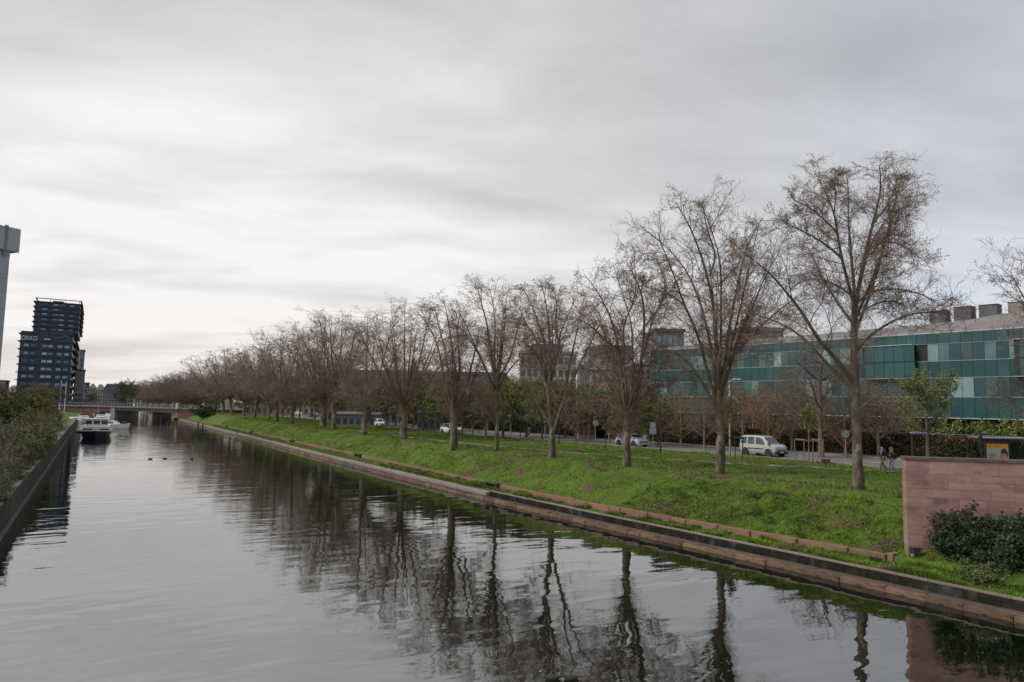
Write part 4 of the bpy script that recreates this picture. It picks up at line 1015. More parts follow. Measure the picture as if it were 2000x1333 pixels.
# ------------------------------------------------------------------ bridge
mBrick = pmat('red_brick', (0.165, 0.070, 0.055), (0.105, 0.050, 0.042), scale=0.8, rough=0.9, coords='World', dirt=((0.06, 0.045, 0.04), .4, .5, .7))
mGird = pmat('bridge_girder', (0.30, 0.235, 0.20), (0.20, 0.16, 0.14), scale=0.5, rough=0.85, coords='World')
mRail = pmat('bridge_parapet', (0.13, 0.135, 0.14), (0.10, 0.10, 0.105), scale=.4, rough=0.7, coords='World')
bA = np.array([-14.0, 300.0]); bB = np.array([33.0, 258.0]); bd = bB-bA; BLn = float(np.linalg.norm(bd)); bz = math.atan2(bd[1], bd[0])
br = empty('road_bridge', (bA[0], bA[1], 0), bz, label='low road bridge with railings crossing the canal in the distance', cat='bridge')
def bpx(px): # column -> distance along bridge line
    d = ray(px, 800); A_ = np.array([[d[0], -bd[0]/BLn], [d[1], -bd[1]/BLn]]); s_ = np.linalg.solve(A_, bA); return float(s_[1])
def bzz(px, py): s_ = bpx(px); p_ = bA+bd/BLn*s_; return float(onY(px, py, p_[1])[2])
zdl, zdr = bzz(150, 791.5), bzz(375, 799)
t = MB()
def bprism(t, s0, s1, y0, y1, za0, za1, zb0, zb1, m=0):
    t.add([(s0, y0, za0), (s1, y0, zb0), (s1, y1, zb0), (s0, y1, za0), (s0, y0, za1), (s1, y0, zb1), (s1, y1, zb1), (s0, y1, za1)],
          [(0, 3, 2, 1), (4, 5, 6, 7), (0, 1, 5, 4), (1, 2, 6, 5), (2, 3, 7, 6), (3, 0, 4, 7)], m)
bprism(t, -40, BLn+20, 0, 12, zdl-0.35, zdl, zdr-0.35, zdr); t.build('deck', mRail, br)
t = MB(); sL = bpx(222); sR = bpx(347); bprism(t, sL, sR, 0.5, 1.0, zdl-1.5, zdl-0.36, zdr-1.5, zdr-0.36); t.build('girder', mGird, br)
for i in range(26):
    s_ = sL+(sR-sL)*(i+.5)/26; zc_ = zdl+(zdr-zdl)*(s_/BLn)
    link('girder_rib', unit(mDarkF, 0.0), br, (s_, 0.42, zc_-0.92), (0, 0, 0), (0.35, 0.14, 1.05))
t = MB(); t.box(-40, sL, 0.3, 11.7, -0.5, zdl-0.36); t.build('left_abutment', mBrick, br)
t = MB(); t.box(sL-1.2, sL+0.4, 0.1, 11.9, -0.5, zdl-0.7); t.build('abutment_pier', mGird, br)
t = MB(); t.box(sR, BLn+18, 0.3, 11.7, -0.5, zdr-0.36); t.build('right_abutment', mBrick, br)
sP = bpx(291); t = MB(); t.box(sP-0.6, sP+0.6, 1, 11, -0.5, zdl+(zdr-zdl)*sP/BLn-1.5); t.build('pier', mGird, br)
for yy_ in (0.1, 11.8):
    t = MB(); bprism(t, -40, BLn+20, yy_, yy_+0.08, zdl+1.0, zdl+1.1, zdr+1.0, zdr+1.1); bprism(t, -40, BLn+20, yy_, yy_+0.08, zdl+.5, zdl+.56, zdr+.5, zdr+.56); t.build('handrail', mRail, br)
for i in range(44):
    s_ = -20+i*2.2
    if s_ > BLn+18: break
    zc_ = zdl+(zdr-zdl)*(s_/BLn); link('railing_post', unit(mRail, 0.0), br, (s_, 0.14, zc_+0.5), (0, 0, 0), (0.1, 0.1, 1.1))
s_ = bpx(347); link('lamp_pillar', unit(mCream, 0.0), br, (s_, -0.2, zdr+0.9), (0, 0, 0), (0.8, 0.8, 2.0))
# ------------------------------------------------------------------ foliage helpers
def leafcloud(c, n, size, g, up=0.0, aspect=0.55):
    """n diamond leaves at points c (n,3)"""
    a = nrm(g.normal(size=(n, 3))+np.array([0, 0, up])); b = nrm(np.cross(a, g.normal(size=(n, 3))))
    s = (size*g.uniform(0.6, 1.35, n))[:, None]
    V = np.stack([c-a*s, c+b*s*aspect, c+a*s, c-b*s*aspect], 1).reshape(-1, 3)
    return V, np.arange(4*n).reshape(-1, 4)
def leafmat(name, c, c2, scale=1.5, isl=0.35): 
    return pmat(name, c, c2, scale=scale, rough=0.7, spec=0.25, island=isl)
mLeafD = leafmat('dark_green_leaves', (0.030, 0.055, 0.022), (0.016, 0.030, 0.014))
mLeafG = leafmat('green_leaves', (0.110, 0.155, 0.035), (0.070, 0.105, 0.026))
mLeafY = leafmat('yellow_green_leaves', (0.215, 0.225, 0.055), (0.150, 0.170, 0.040))
mLeafO = leafmat('olive_brown_leaves', (0.150, 0.125, 0.072), (0.100, 0.088, 0.050))
mLeafB = leafmat('red_brown_leaves', (0.185, 0.105, 0.062), (0.130, 0.080, 0.048))
mLeafGy = leafmat('grey_green_leaves', (0.150, 0.150, 0.095), (0.105, 0.105, 0.068))
mIvy = leafmat('ivy_leaves', (0.040, 0.055, 0.024), (0.062, 0.050, 0.030), 1.0, 0.5)

def bushmesh(name, seed, H, R, nst=16, n2=9, n3=7, leaves=5000, ls=0.07, mleaf=None, mst=None, mleaf2=None, spread=0.8, tw=1.0, low=0.1, ragged=0.2):
    """multi-stemmed shrub: stems, branching twigs and leaves that sit on the twigs"""
    g = np.random.default_rng(seed); a = g.uniform(0, 6.28, nst); rr = np.sqrt(g.random(nst))
    st = np.zeros((nst, 7, 3)); 
    for k in range(7):
        t = k/6; st[:, k, 0] = np.cos(a)*R*rr*(0.15+0.85*t**0.8*spread/0.8*0.8); st[:, k, 1] = np.sin(a)*R*rr*(0.15+0.85*t**0.8*spread/0.8*0.8)
        st[:, k, 2] = H*t*(1-0.35*rr**2)*(0.78+0.3*g.random(nst))
    st[:, 1:] += g.normal(size=(nst, 6, 3))*0.05*R
    Rs = np.full((nst, 1), 0.028*tw*math.sqrt(H/2))*np.linspace(1, .35, 7)[None]
    P2, R2 = sprout(st, Rs, n2, low, 1.0, 25, 75, lambda t, pl, q: (0.22+0.22*q)*min(H, R*1.6)*(1-0.3*t), lambda L: 0.010*tw+0*L, 5, 0.05, 0.2, g, wob=.08, rmin=0.006*tw)
    P3, R3 = sprout(P2, R2, n3, 0.2, 1.0, 25, 80, lambda t, pl, q: (0.3+0.4*q)*pl, lambda L: 0.006*tw+0*L, 3, 0.05, 0.25, g, rmin=0.0045*tw)
    parts = [(*tubes(st, Rs, 5), 0), (*tubes(P2, R2, 3), 0), (*tubes(P3, R3, 3), 0)]
    V, F, Mi = join(parts); sm = np_mesh(name+'_stems', V, F, [mst], Mi)
    lm = None
    if leaves:
        idx = g.integers(0, len(P3), leaves); k = g.random(leaves)*2; i = np.minimum(k.astype(int), 1); f = (k-i)[:, None]
        c = P3[idx, i]*(1-f)+P3[idx, i+1]*f+g.normal(size=(leaves, 3))*ls*0.8
        V, F = leafcloud(c, leaves, ls, g, 0.3); Mi = (g.random(leaves) < 0.35).astype(int) if mleaf2 else np.zeros(leaves, int)
        lm = np_mesh(name+'_leaves', V, F, [mleaf, mleaf2 or mleaf], Mi)
    return sm, lm
def place_bush(b, ms, label, rz=0, s_=1.0, group=None, name='shrub', cat='bush', sz=1.0, parts=('stems', 'leaves')):
    e = empty(name, tuple(b), rz, label=label, cat=cat, group=group); e.scale = (s_, s_, s_*sz)
    link(parts[0], ms[0], e)
    if ms[1]: link(parts[1], ms[1], e)
    return e
def treemesh(name, seed, H, R, trunk_h, tr=0.14, nl=9, leaves=6000, ls=0.09, mleaf=None, mleaf2=None, mst=None, tw=1.3, shape='oval', n2=9, n3=7):
    g = np.random.default_rng(seed); t0 = np.array([[0, 0, -.1], [.02, .01, trunk_h*.5], [0.03, -.02, trunk_h], [.0, .03, trunk_h+(H-trunk_h)*.4], [.03, 0, trunk_h+(H-trunk_h)*.9]])
    TP, TR = resample(t0, [tr*1.3, tr, tr*.85, tr*.5, tr*.15], 12)
    LPs = []; LRs = []
    for k in range(nl):
        a = 2.4*k+g.uniform(-.4, .4); u = g.uniform(0, .75); z0 = trunk_h*0.9+(H-trunk_h)*u; reach = R*(1-0.55*u if shape == 'oval' else 1-0.9*u)*g.uniform(.7, 1.05); rise = (H-z0)*g.uniform(.35, .75)
        d = np.array([math.cos(a), math.sin(a), 0]); s0 = np.array([0, 0, z0])
        P, Rr = resample([s0, s0+d*reach*.4+np.array([0, 0, rise*.3]), s0+d*reach*.75+np.array([0, 0, rise*.7]), s0+d*reach+np.array([0, 0, rise])], [tr*.42, tr*.3, tr*.15], 9)
        LPs.append(P); LRs.append(Rr)
    LPs = np.array(LPs); LRs = np.array(LRs)
    P2, R2 = sprout(LPs, LRs, n2, 0.15, 1.0, 25, 70, lambda t, pl, q: (0.25+.4*q)*R*(1-.4*t), lambda L: 0.011*tw+0*L, 5, 0.05, .18, g, rmin=.007*tw)
    P3, R3 = sprout(P2, R2, n3, 0.15, 1.0, 25, 75, lambda t, pl, q: (.3+.4*q)*pl, lambda L: .006*tw+0*L, 3, .05, .22, g, rmin=.005*tw)
    V, F, Mi = join([(*tubes(TP[None], TR[None], 8), 0), (*tubes(LPs, LRs, 5), 0)]); tm = np_mesh(name+'_trunk', V, F, [mst], Mi, smooth=True)
    parts = [(*tubes(P2, R2, 3), 2), (*tubes(P3, R3, 3), 2)]
    if leaves:
        idx = g.integers(0, len(P3), leaves); k = g.random(leaves)*2; i = np.minimum(k.astype(int), 1); f = (k-i)[:, None]
        c = P3[idx, i]*(1-f)+P3[idx, i+1]*f+g.normal(size=(leaves, 3))*ls*0.9
        V, F = leafcloud(c, leaves, ls, g, 0.2); parts.append((V, F, 0)); 
    V, F, Mi = join(parts)
    if leaves: Mi[-leaves:] = (g.random(leaves) < .35).astype(int)
    return tm, np_mesh(name+'_crown', V, F, [mleaf or mst, mleaf2 or mleaf or mst, mst], Mi)
def place_small(b, ms, label, rz=0, s_=1.0, group=None, name='young_tree', cat='tree'):
    e = empty(name, tuple(b), rz, label=label, cat=cat, group=group); e.scale = (s_,)*3
    link('trunk', ms[0], e); link('crown', ms[1], e); return e

# ------------------------------------------------------------------ hedge and fence along the far pavement
hx = lambda y: float(rfF(y))+2.9
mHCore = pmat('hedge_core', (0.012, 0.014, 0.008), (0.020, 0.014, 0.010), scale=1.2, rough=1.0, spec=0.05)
g = np.random.default_rng(77)
def hedge(y0, y1, h, label, ml, n, seed, thick=1.1, mix2=None):
    g = np.random.default_rng(seed); e = empty('hedge', (hx((y0+y1)/2), (y0+y1)/2, 2.55), 0, label=label, cat='hedge'); oy = (y0+y1)/2; ox = hx(oy)
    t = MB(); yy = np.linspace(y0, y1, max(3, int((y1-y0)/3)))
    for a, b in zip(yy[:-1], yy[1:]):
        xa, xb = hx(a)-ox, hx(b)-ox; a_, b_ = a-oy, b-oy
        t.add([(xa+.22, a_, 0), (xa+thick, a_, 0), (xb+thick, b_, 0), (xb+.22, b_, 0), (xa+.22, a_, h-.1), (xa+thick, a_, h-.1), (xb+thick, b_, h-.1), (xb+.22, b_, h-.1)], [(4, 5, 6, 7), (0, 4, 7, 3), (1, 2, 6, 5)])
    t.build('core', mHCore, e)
    Y = g.uniform(y0, y1, n); top = g.random(n) < 0.14; depth_ = np.where(top, g.uniform(.1, thick, n), np.abs(g.normal(size=n))*0.12)
    Z = np.where(top, h-0.05+0.12*vnoise(Y/0.7, Y*0, 4)+g.normal(size=n)*.05, g.uniform(0, h, n)); X = np.array([hx(v) for v in Y[::1]])+depth_+0.10*vnoise(Y/1.1, Z/0.8, 6)
    c = np.stack([X-ox, Y-oy, Z], -1); V, F = leafcloud(c, n, 0.085, g, 0.1, .7)
    pat = vnoise(Y/2.3, Z/1.1, 12)+g.normal(size=n)*.35
    link('leaves', np_mesh('hedge_leaves_%d' % seed, V, F, [ml, mix2 or mLeafB], (pat > .42).astype(int)), e)
    return e
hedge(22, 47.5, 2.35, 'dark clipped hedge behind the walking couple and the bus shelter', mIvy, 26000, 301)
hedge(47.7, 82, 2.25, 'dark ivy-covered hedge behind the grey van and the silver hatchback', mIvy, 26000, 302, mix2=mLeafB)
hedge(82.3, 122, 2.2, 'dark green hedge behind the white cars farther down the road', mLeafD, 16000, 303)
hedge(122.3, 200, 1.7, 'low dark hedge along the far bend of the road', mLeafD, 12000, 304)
mWire = pmat('fence_rail_metal', (0.30, 0.28, 0.24), (0.2, 0.19, 0.16), rough=.6)
fe = empty('rail_fence', (hx(22), 22, 2.55), 0, label='thin pale rail fence running just above the long dark hedge', cat='fence')
t = MB(); yy = np.arange(22, 122, 4.0)
for a, b in zip(yy[:-1], yy[1:]): t.cyl((hx(a)-hx(22)+.12, a-22, 2.48), (hx(b)-hx(22)+.12, b-22, 2.48), .022, n=4, caps=False)
t.build('top_rail', mWire, fe)
pmesh = MB().cyl((0, 0, 0), (0, 0, 2.5), .025, n=5).mesh('fence_post', mWire)
for a in yy: link('fence_post', pmesh, fe, (hx(a)-hx(22)+.12, a-22, 0))
# bright shrubs peeping over the hedge by the teal building
bG = bushmesh('round_green_bush', 401, 1.9, 1.5, 14, 8, 6, 7000, .085, mLeafG, mBranch, mLeafY)
for k, (px, py) in enumerate([(1735, 842), (1850, 842), (1885, 842), (1918, 841), (1950, 842), (1985, 843), (2015, 844)]):
    p = ondep(px, py, 72); place_bush((p[0], p[1], 2.5), bG, ['fresh green bush above the hedge next to the largest plane trunk', 'green bush above the hedge just right of the young leafy tree', 'second green bush along the office front from the leafy tree', 'third green bush along the office front from the leafy tree',
        'fourth green bush along the office front, above the lamp arm', 'fifth green bush along the office front, above the shelter', 'green bush above the hedge at the right picture edge'][k], k*1.3, 1.45, group='green bushes along the office front', sz=1.15)

# ------------------------------------------------------------------ trees and thickets behind the hedge
tG = treemesh('leafing_tree', 411, 8.5, 3.6, 1.2, .16, 16, 11000, .10, mLeafY, mLeafG, mBranch, 1.6)
tG2 = treemesh('leafing_tree_b', 412, 7.5, 3.2, 0.9, .13, 15, 10000, .10, mLeafG, mLeafY, mBranch, 1.6)
tB = treemesh('brown_tree', 413, 7.6, 3.6, 1.0, .14, 17, 9000, .085, mLeafO, mLeafG, mTwig, 1.8)
tB2 = treemesh('brown_tree_b', 414, 6.2, 3.3, 0.5, .12, 17, 9000, .08, mLeafO, mLeafB, mTwig, 1.8)
tBs = treemesh('twiggy_tree', 416, 7.6, 3.8, 1.0, .13, 17, 2600, .07, mLeafO, mLeafB, mTwig, 1.8, n2=10, n3=8)
tBs2 = treemesh('twiggy_tree_b', 417, 6.2, 3.4, 0.6, .12, 16, 2400, .07, mLeafB, mLeafO, mShoot, 1.8, n2=10, n3=8)
tBare = treemesh('dark_bare_tree', 415, 9.0, 4.6, 2.2, .22, 13, 900, .06, mLeafO, None, mBranch, 2.0, n2=12, n3=8)
spec = [ # px, top py, depth, mesh, label
 (985, 735, 95, tG, 'yellow-green leafing tree left of the willow-like one behind the hedge'), (1030, 728, 96, tG, 'tallest yellow-green leafing tree between the fifth and fourth plane trees'), (1105, 742, 98, tG2, 'soft green tree behind the forked plane tree'),
 (1150, 762, 92, tB, 'brown budding tree below the dark tower slab'), (1190, 770, 84, tB2, 'brown thicket tree left of the third plane trunk'), (1255, 765, 82, tB, 'russet budding tree left of the rectangular traffic sign'),
 (1285, 778, 80, tG2, 'olive-green young tree above the rectangular traffic sign'), (1330, 760, 78, tB2, 'brown tree at the left corner of the teal office'), (1375, 770, 74, tB, 'reddish budding tree left of the second plane trunk'),
 (1450, 752, 76, tB, 'brown tree behind the tall light pole'), (1500, 770, 72, tB2, 'brown thicket tree above the grey van'), (1545, 758, 72, tB, 'brown thicket tree left of the lollipop-shaped sapling'),
 (1600, 690, 66, tBare, 'dark crooked bare tree behind the hedge left of the largest plane tree'), (1648, 760, 66, tB2, 'brown thicket tree immediately left of the largest plane trunk'), (1712, 740, 66, tB, 'thin brown tree in front of the teal office right of the largest plane'),
 (925, 748, 100, tB, 'brown tree left of the slender plane tree behind the hedge'), (868, 742, 105, tG2, 'green tree behind the stout pollard plane'), (830, 738, 112, tG, 'yellow-green tree right of the street lamp left of centre'), (792, 735, 118, tB, 'brown tree behind the seventh plane tree'),
 (756, 740, 125, tG2, 'green tree above the small white hatchback'), (722, 738, 135, tG2, 'dark green tree behind the eighth plane tree'), (690, 742, 140, tB, 'brown tree right of the ninth plane tree'), (655, 744, 150, tB2, 'brown tree at the far bend of the road'),
 (618, 742, 165, tB, 'brown tree behind the parked cars, right one'), (588, 742, 175, tB, 'brown tree behind the parked cars, middle one'), (556, 744, 185, tB2, 'brown tree behind the parked cars, left one'), (520, 746, 200, tB, 'brown tree over the far pavement, first of three'), (490, 746, 215, tB2, 'brown tree over the far pavement, second of three'), (455, 750, 235, tB, 'brown tree over the far pavement, third of three'),
 (905, 765, 92, tB2, 'brown hedge-side tree right of the stout pollard plane'), (950, 768, 88, tB, 'brown hedge-side tree by the direction sign panels'), (1060, 760, 88, tG2, 'green tree directly behind the white lamp column'), (1125, 778, 86, tB2, 'low brown tree above the red-brown shed'), (1225, 782, 78, tB2, 'low brown tree behind the third plane trunk')]
spec += [(x_, y_, D_, m_, 'brown-green thicket tree in the second rank behind the hedge, ' + w_ + ' place from the right') for (x_, y_, D_, m_), w_ in zip(
 [(1740, 770, 70, tB), (1655, 748, 74, tG2), (1570, 745, 80, tB), (1520, 742, 84, tB2), (1470, 745, 86, tB), (1415, 748, 88, tB2), (1350, 752, 90, tG2), (1305, 748, 94, tB), (1240, 755, 98, tB2), (1170, 752, 102, tG2), (1130, 748, 106, tB), (1075, 745, 110, tG), (1000, 742, 112, tG2), (955, 740, 115, tB), (905, 738, 120, tG), (850, 736, 128, tB2), (812, 735, 134, tG2), (775, 738, 140, tB), (738, 740, 150, tG), (705, 742, 158, tB2), (670, 744, 168, tG2), (640, 744, 178, tB), (605, 745, 190, tB2), (572, 745, 200, tB), (538, 746, 215, tB2), (505, 748, 225, tB), (470, 750, 240, tB2), (440, 752, 255, tB)],
 ['first', 'second', 'third', 'fourth', 'fifth', 'sixth', 'seventh', 'eighth', 'ninth', 'tenth', 'eleventh', 'twelfth', 'thirteenth', 'fourteenth', 'fifteenth', 'sixteenth', 'seventeenth', 'eighteenth', 'nineteenth', 'twentieth', 'twenty-first', 'twenty-second', 'twenty-third', 'twenty-fourth', 'twenty-fifth', 'twenty-sixth', 'twenty-seventh', 'twenty-eighth'])]
spec = [(x_, y_, D_, (tBs if m_ is tB else tBs2 if m_ is tB2 else m_) if x_ > 1290 else m_, l_) for x_, y_, D_, m_, l_ in spec if not ('second rank' in l_ and ((x_ > 1280 and m_ is not tB) or (x_ < 760 and m_ is tB2) or x_ in (605, 538, 470, 440)))]
hts = {id(tBs): 7.6, id(tBs2): 6.2, id(tG): 8.5, id(tG2): 7.5, id(tB): 7.6, id(tB2): 6.2, id(tBare): 9.0}
r = random.Random(8)
for px, py, D, ms, lab in spec:
    p = ondep(px, py, D); s_ = (p[2]-2.5)/hts[id(ms)]
    place_small((p[0], p[1], 2.5), ms, lab, r.uniform(0, 6.28), s_, name='budding_tree' if ms in (tB, tB2, tBs, tBs2) else 'leafing_tree' if ms is not tBare else 'bare_tree', group='trees and thickets behind the hedge')
# fresh green tree right of the largest plane
p = onz(1812, 893, 2.7); p = ondep(1812, 893, 57); H_ = float(ondep(1812, 716, 57)[2])-2.7
ms = treemesh('fresh_tree', 420, H_, H_*.36, H_*.28, .11, 19, 9500, .062, mLeafY, mLeafG, mBranch, 1.3, n2=8, n3=6)
place_small((p[0], p[1], 2.65), ms, 'young tree in fresh yellow-green leaf in front of the teal office', 0.4, 1.0, name='leafing_tree')
# tree beyond the right edge whose branch tips reach into the picture
vr = vases[0]
p = ondep(2165, 905, 40)
place_tree((p[0], p[1], 2.6), vr[0], vr[1], 'bare tree outside the right edge, its branch tips reaching in', 1.1, 0.98, group='bare trees by the right edge')

# ------------------------------------------------------------------ saplings in the verge, tree guards
mStake = pmat('stake_wood', (0.26, 0.17, 0.11), (0.18, 0.12, 0.08), scale=4, rough=.9, stretch=(1, 1, .3))
mSap = pmat('sapling_bark', (0.040, 0.034, 0.028), (0.028, 0.024, 0.02), rough=.9)
sap = treemesh('sapling', 430, 5.2, 1.25, 2.3, .055, 11, 420, .055, mLeafO, mLeafY, mSap, 1.3, n2=6, n3=4)
sap2 = treemesh('sapling_b', 431, 4.6, 1.1, 2.2, .05, 10, 380, .055, mLeafO, mLeafG, mSap, 1.3, n2=6, n3=4)
saps = [(1290, 886), (1183, 876), (1092, 868), (1016, 860), (981, 858), (950, 854), (892, 848), (847, 845), (806, 839), (767, 835), (734, 832), (703, 828), (677, 828), (610, 822), (585, 819), (560, 817)]
ow = ['nearest', 'second', 'third', 'fourth', 'fifth', 'sixth', 'seventh', 'eighth', 'ninth', 'tenth', 'eleventh', 'twelfth', 'thirteenth', 'fourteenth', 'fifteenth', 'sixteenth']
for k, (px, py) in enumerate(saps):
    p = onz(px, py, 2.72)
    place_small((p[0], p[1], 2.66), (sap, sap2)[k % 2], 'thin dark sapling in the verge, %s counting from the grey van' % ow[k], k*1.7, r.uniform(.85, 1.1), name='sapling', group='thin saplings along the road verge')
lol = treemesh('lollipop', 432, 5.0, .62, 2.55, .05, 16, 1500, .06, mLeafY, mLeafG, mStake, 1.0, n2=6, n3=4)
def guard(px, py, label, s_=1.0, dark=False, tall=1.0):
    p = onz(px, py, 2.72); e = place_small((p[0], p[1], 2.66), lol, label, 0.3, s_, name='staked_tree')
    gd = empty('tree_guard', (p[0], p[1], 2.66), YAW*-1+.1, label=('light wooden four-stake guard around the lollipop-shaped sapling' if not dark else 'dark wooden stake frame around the sapling left of the van'), cat='tree guard', group=None)
    m = mStake if not dark else mSap; st = MB().cyl((0, 0, 0), (0, 0, 1.95), .045, .04, 6).mesh('stake', m)
    for sx in (-.72, .72):
        for sy in (-.7, .7): link('stake', st, gd, (sx, sy, 0), (-.05*sy, .05*sx, 0))
    for sx in (-.68, .68): MB().box(sx-.02, sx+.02, -.74, .74, 1.86, 1.95).build('rail', m, gd)
    for sy in (-.68, .68): MB().box(-.76, .76, sy-.02, sy+.02, 1.78, 1.87).build('rail', m, gd)
guard(1580, 905, 'sapling with small upright yellow-green crown inside the light wooden guard')
guard(1426, 898, 'sapling with yellow-green crown beside the second plane trunk', 1.12, True)
# small red sign in the verge
p = onz(1613, 912, 2.72); e = empty('verge_sign', (p[0], p[1], 2.66), -YAW, label='small low red-brown board on a stub in the grass right of the tree guard', cat='sign')
mRed = pmat('dull_red_board', (0.20, 0.045, 0.035), (0.15, 0.035, 0.03), rough=.6)
MB().cyl((0, 0, 0), (0, 0, .42), .03, n=6).build('post', mSap, e); MB().bbox(-.34, .34, -.04, .02, .34, .62, .015).build('board', mRed, e)

# ------------------------------------------------------------------ street furniture
mSteel = pmat('galvanised_steel', (0.30, 0.31, 0.32), (0.24, 0.25, 0.26), scale=2, rough=.5, metal=.4)
mSignW = pmat('sign_white', (0.62, 0.62, 0.62), (0.5, 0.5, 0.5), scale=3, rough=.5); mSignG = pmat('sign_back_grey', (0.22, 0.235, 0.26), (0.17, 0.185, 0.205), scale=3, rough=.5)
mBlue = pmat('sign_blue', (0.03, 0.12, 0.42), (0.03, 0.10, 0.36), rough=.5); mBeige = pmat('bin_beige', (0.45, 0.40, 0.31), (0.36, 0.32, 0.25), scale=3, rough=.7)
def signpost(px, py, pxt, pyt, kind, label):
    D_ = depth(onz(px, py, 2.72)); p = onz(px, py, 2.72); h = float(ondep(px, pyt, D_)[2])-2.68
    e = empty('traffic_sign', (p[0], p[1], 2.66), -YAW-.2, label=label, cat='sign')
    MB().cyl((0, 0, 0), (0, 0, h), .035, n=7).build('post', mSteel, e)
    if kind == 'round': MB().cyl((0, -.03, h-.36), (0, -.06, h-.36), .34, n=20).build('plate', mSignG, e)
    else:
        MB().bbox(-.36, .36, -.07, -.04, h-1.25, h-.62, .01).build('plate', mSignG, e); MB().bbox(-.30, .30, -.07, -.04, h-.58, h, .01).build('plate', mSignG, e)
    return e
signpost(1163, 865, 1163, 820, 'round', 'round traffic sign seen from behind, left of the silver hatchback')
signpost(1275, 874, 1275, 825, 'rect', 'double rectangular traffic sign right of the silver hatchback')
signpost(1652, 895, 1652, 840, 'round', 'round traffic sign seen from behind next to the largest plane trunk')
p = onz(991, 851, 2.72); D_ = depth(p)
e = empty('direction_sign', (p[0], p[1], 2.66), -YAW-.15, label='stack of white and blue direction sign panels by the slender plane tree', cat='sign')
w0 = 17/FPX*D_; zt_ = [float(ondep(984, y, D_)[2])-2.66 for y in (798, 806, 814, 820, 827)]
for sx in (-.15*w0, 1.0*w0-.1-.0*w0): MB().cyl((sx-w0*.5, 0, 0), (sx-w0*.5, 0, zt_[0]), .05, n=7).build('post', mSteel, e)
for i, m in enumerate((mSignW, mSignW, mBlue, mSignG)):
    MB().bbox(-w0*.6-(0.0), w0*.5+(.3 if m is mBlue else 0), -.10, -.06, zt_[i+1]+.04, zt_[i]-.04, .01).build('panel', m, e)
for k, (px, py, lab) in enumerate([(1257, 867, 'beige litter bin on the far pavement right of the silver hatchback'), (1027, 850, 'beige litter bin on the far pavement between the fifth and fourth plane trees')]):
    p = onz(px, py, 2.8); e = empty('litter_bin', (p[0]+.3, p[1], 2.79), 0.3, label=lab, cat='bin', group='beige bins on the far pavement')
    t = MB(); t.bbox(-.27, .27, -.27, .27, .06, .98, .04); t.build('body', mBeige, e); MB().bbox(-.30, .30, -.30, .30, .985, 1.06, .02).build('lid', mBeige, e); MB().box(-.2, .2, -.2, .2, 0, .055).build('foot', mSap, e)
def lamp(px, py, pyt, label, arm=1.2, r0=.09, m=mSteel, arm2=False):
    p = onz(px, py, 2.72); D_ = depth(p); h = float(ondep(px, pyt, D_)[2])-2.66
    e = empty('street_lamp', (p[0], p[1], 2.66), -YAW, label=label, cat='street lamp')
    MB().cyl((0, 0, 0), (0, 0, h), r0, r0*.55, 9).build('pole', m, e)
    if arm:
        MB().cyl((0, 0, h-.1), (arm, 0, h+.05), .035, n=6).build('arm', m, e); MB().bbox(arm-.1, arm+.55, -.12, .12, h, h+.12, .03).build('lamp_head', m, e)
        if arm2: MB().cyl((0, 0, h-.1), (-arm, 0, h+.05), .035, n=6).build('arm', m, e)
    return e
lamp(1065, 853, 752, 'tall white lamp column left of the forked plane tree', 0, .17, mSignW)
lamp(842, 838, 762, 'slim pale street lamp with a short arm between the stout and seventh plane trees', 1.0, .08, mWire)
lamp(1426, 893, 742, 'tall pale slender light pole right of the second plane trunk', 0.4, .085, mSignW)
p = ondep(1790, 893, 56); e = empty('street_lamp', (p[0], p[1], 2.8), -YAW, label='dark post with a flat blue-grey lamp head left of the leafy young tree', cat='street lamp')
h = float(ondep(1790, 848, 56)[2])-2.8
MB().cyl((-.3, 0, 0), (-.3, 0, h), .10, .09, 9).build('pole', mBlackM, e); MB().bbox(-.35, .75, -.3, .3, h, h+.14, .03).build('lamp_head', pmat('lamp_head_blue', (0.20, 0.21, 0.30), (0.16, 0.17, 0.24), rough=.35), e)
p = ondep(1917, 900, 44); h = float(ondep(1917, 840, 44)[2])-2.75
e = empty('street_lamp', (p[0], p[1], 2.72), -YAW, label='dark post with a small camera-like head at the left end of the bus shelter', cat='lamp post')
MB().cyl((0, 0, 0), (0, 0, h), .065, n=8).build('pole', mBlackM, e); MB().bbox(.02, .40, -.07, .07, h-.22, h-.10, .02).build('lamp_head', mSignG, e); MB().bbox(-.10, .06, -.10, .10, h-.9, h-.35, .02).build('control_box', mBlackM, e)

# bus shelter
D_ = 45; p = ondep(1920, 900, D_); zt_ = float(ondep(1935, 857, D_)[2]); zg = 2.62
bs = empty('bus_shelter', (p[0], p[1], zg), -YAW-.16, label='dark bus shelter with pale roof edge behind the red wall at the right', cat='bus shelter')
mGl = bpy.data.materials.new('shelter_glass'); mGl.use_nodes = True; b_ = mGl.node_tree.nodes['Principled BSDF']
b_.inputs['Base Color'].default_value = (.16, .19, .18, 1); b_.inputs['Transmission Weight'].default_value = .8; b_.inputs['Roughness'].default_value = .05; b_.inputs['IOR'].default_value = 1.1
Hs = zt_-zg; 
MB().bbox(-.1, 5.2, -.1, 1.6, Hs-.16, Hs-.02, .02).build('roof', mBlackM, bs)
MB().bbox(-.15, 5.25, -.16, 1.65, Hs-.015, Hs+.075, .02).build('roof_edge', mSignG, bs)
for x in (0.02, 1.55, 3.3, 5.0): link('post', MB().box(-.04, .04, -.04, .04, 0, Hs-.17).mesh('shelter_post', mBlackM), bs, (x, 1.45, 0))
for x in (1.62, 3.37): MB().box(x, x+1.6, 1.44, 1.46, .25, Hs-.25).build('glass_pane', mGl, bs)
MB().bbox(1.9, 4.6, .9, 1.3, .42, .48, .01).build('bench', mBlackM, bs)
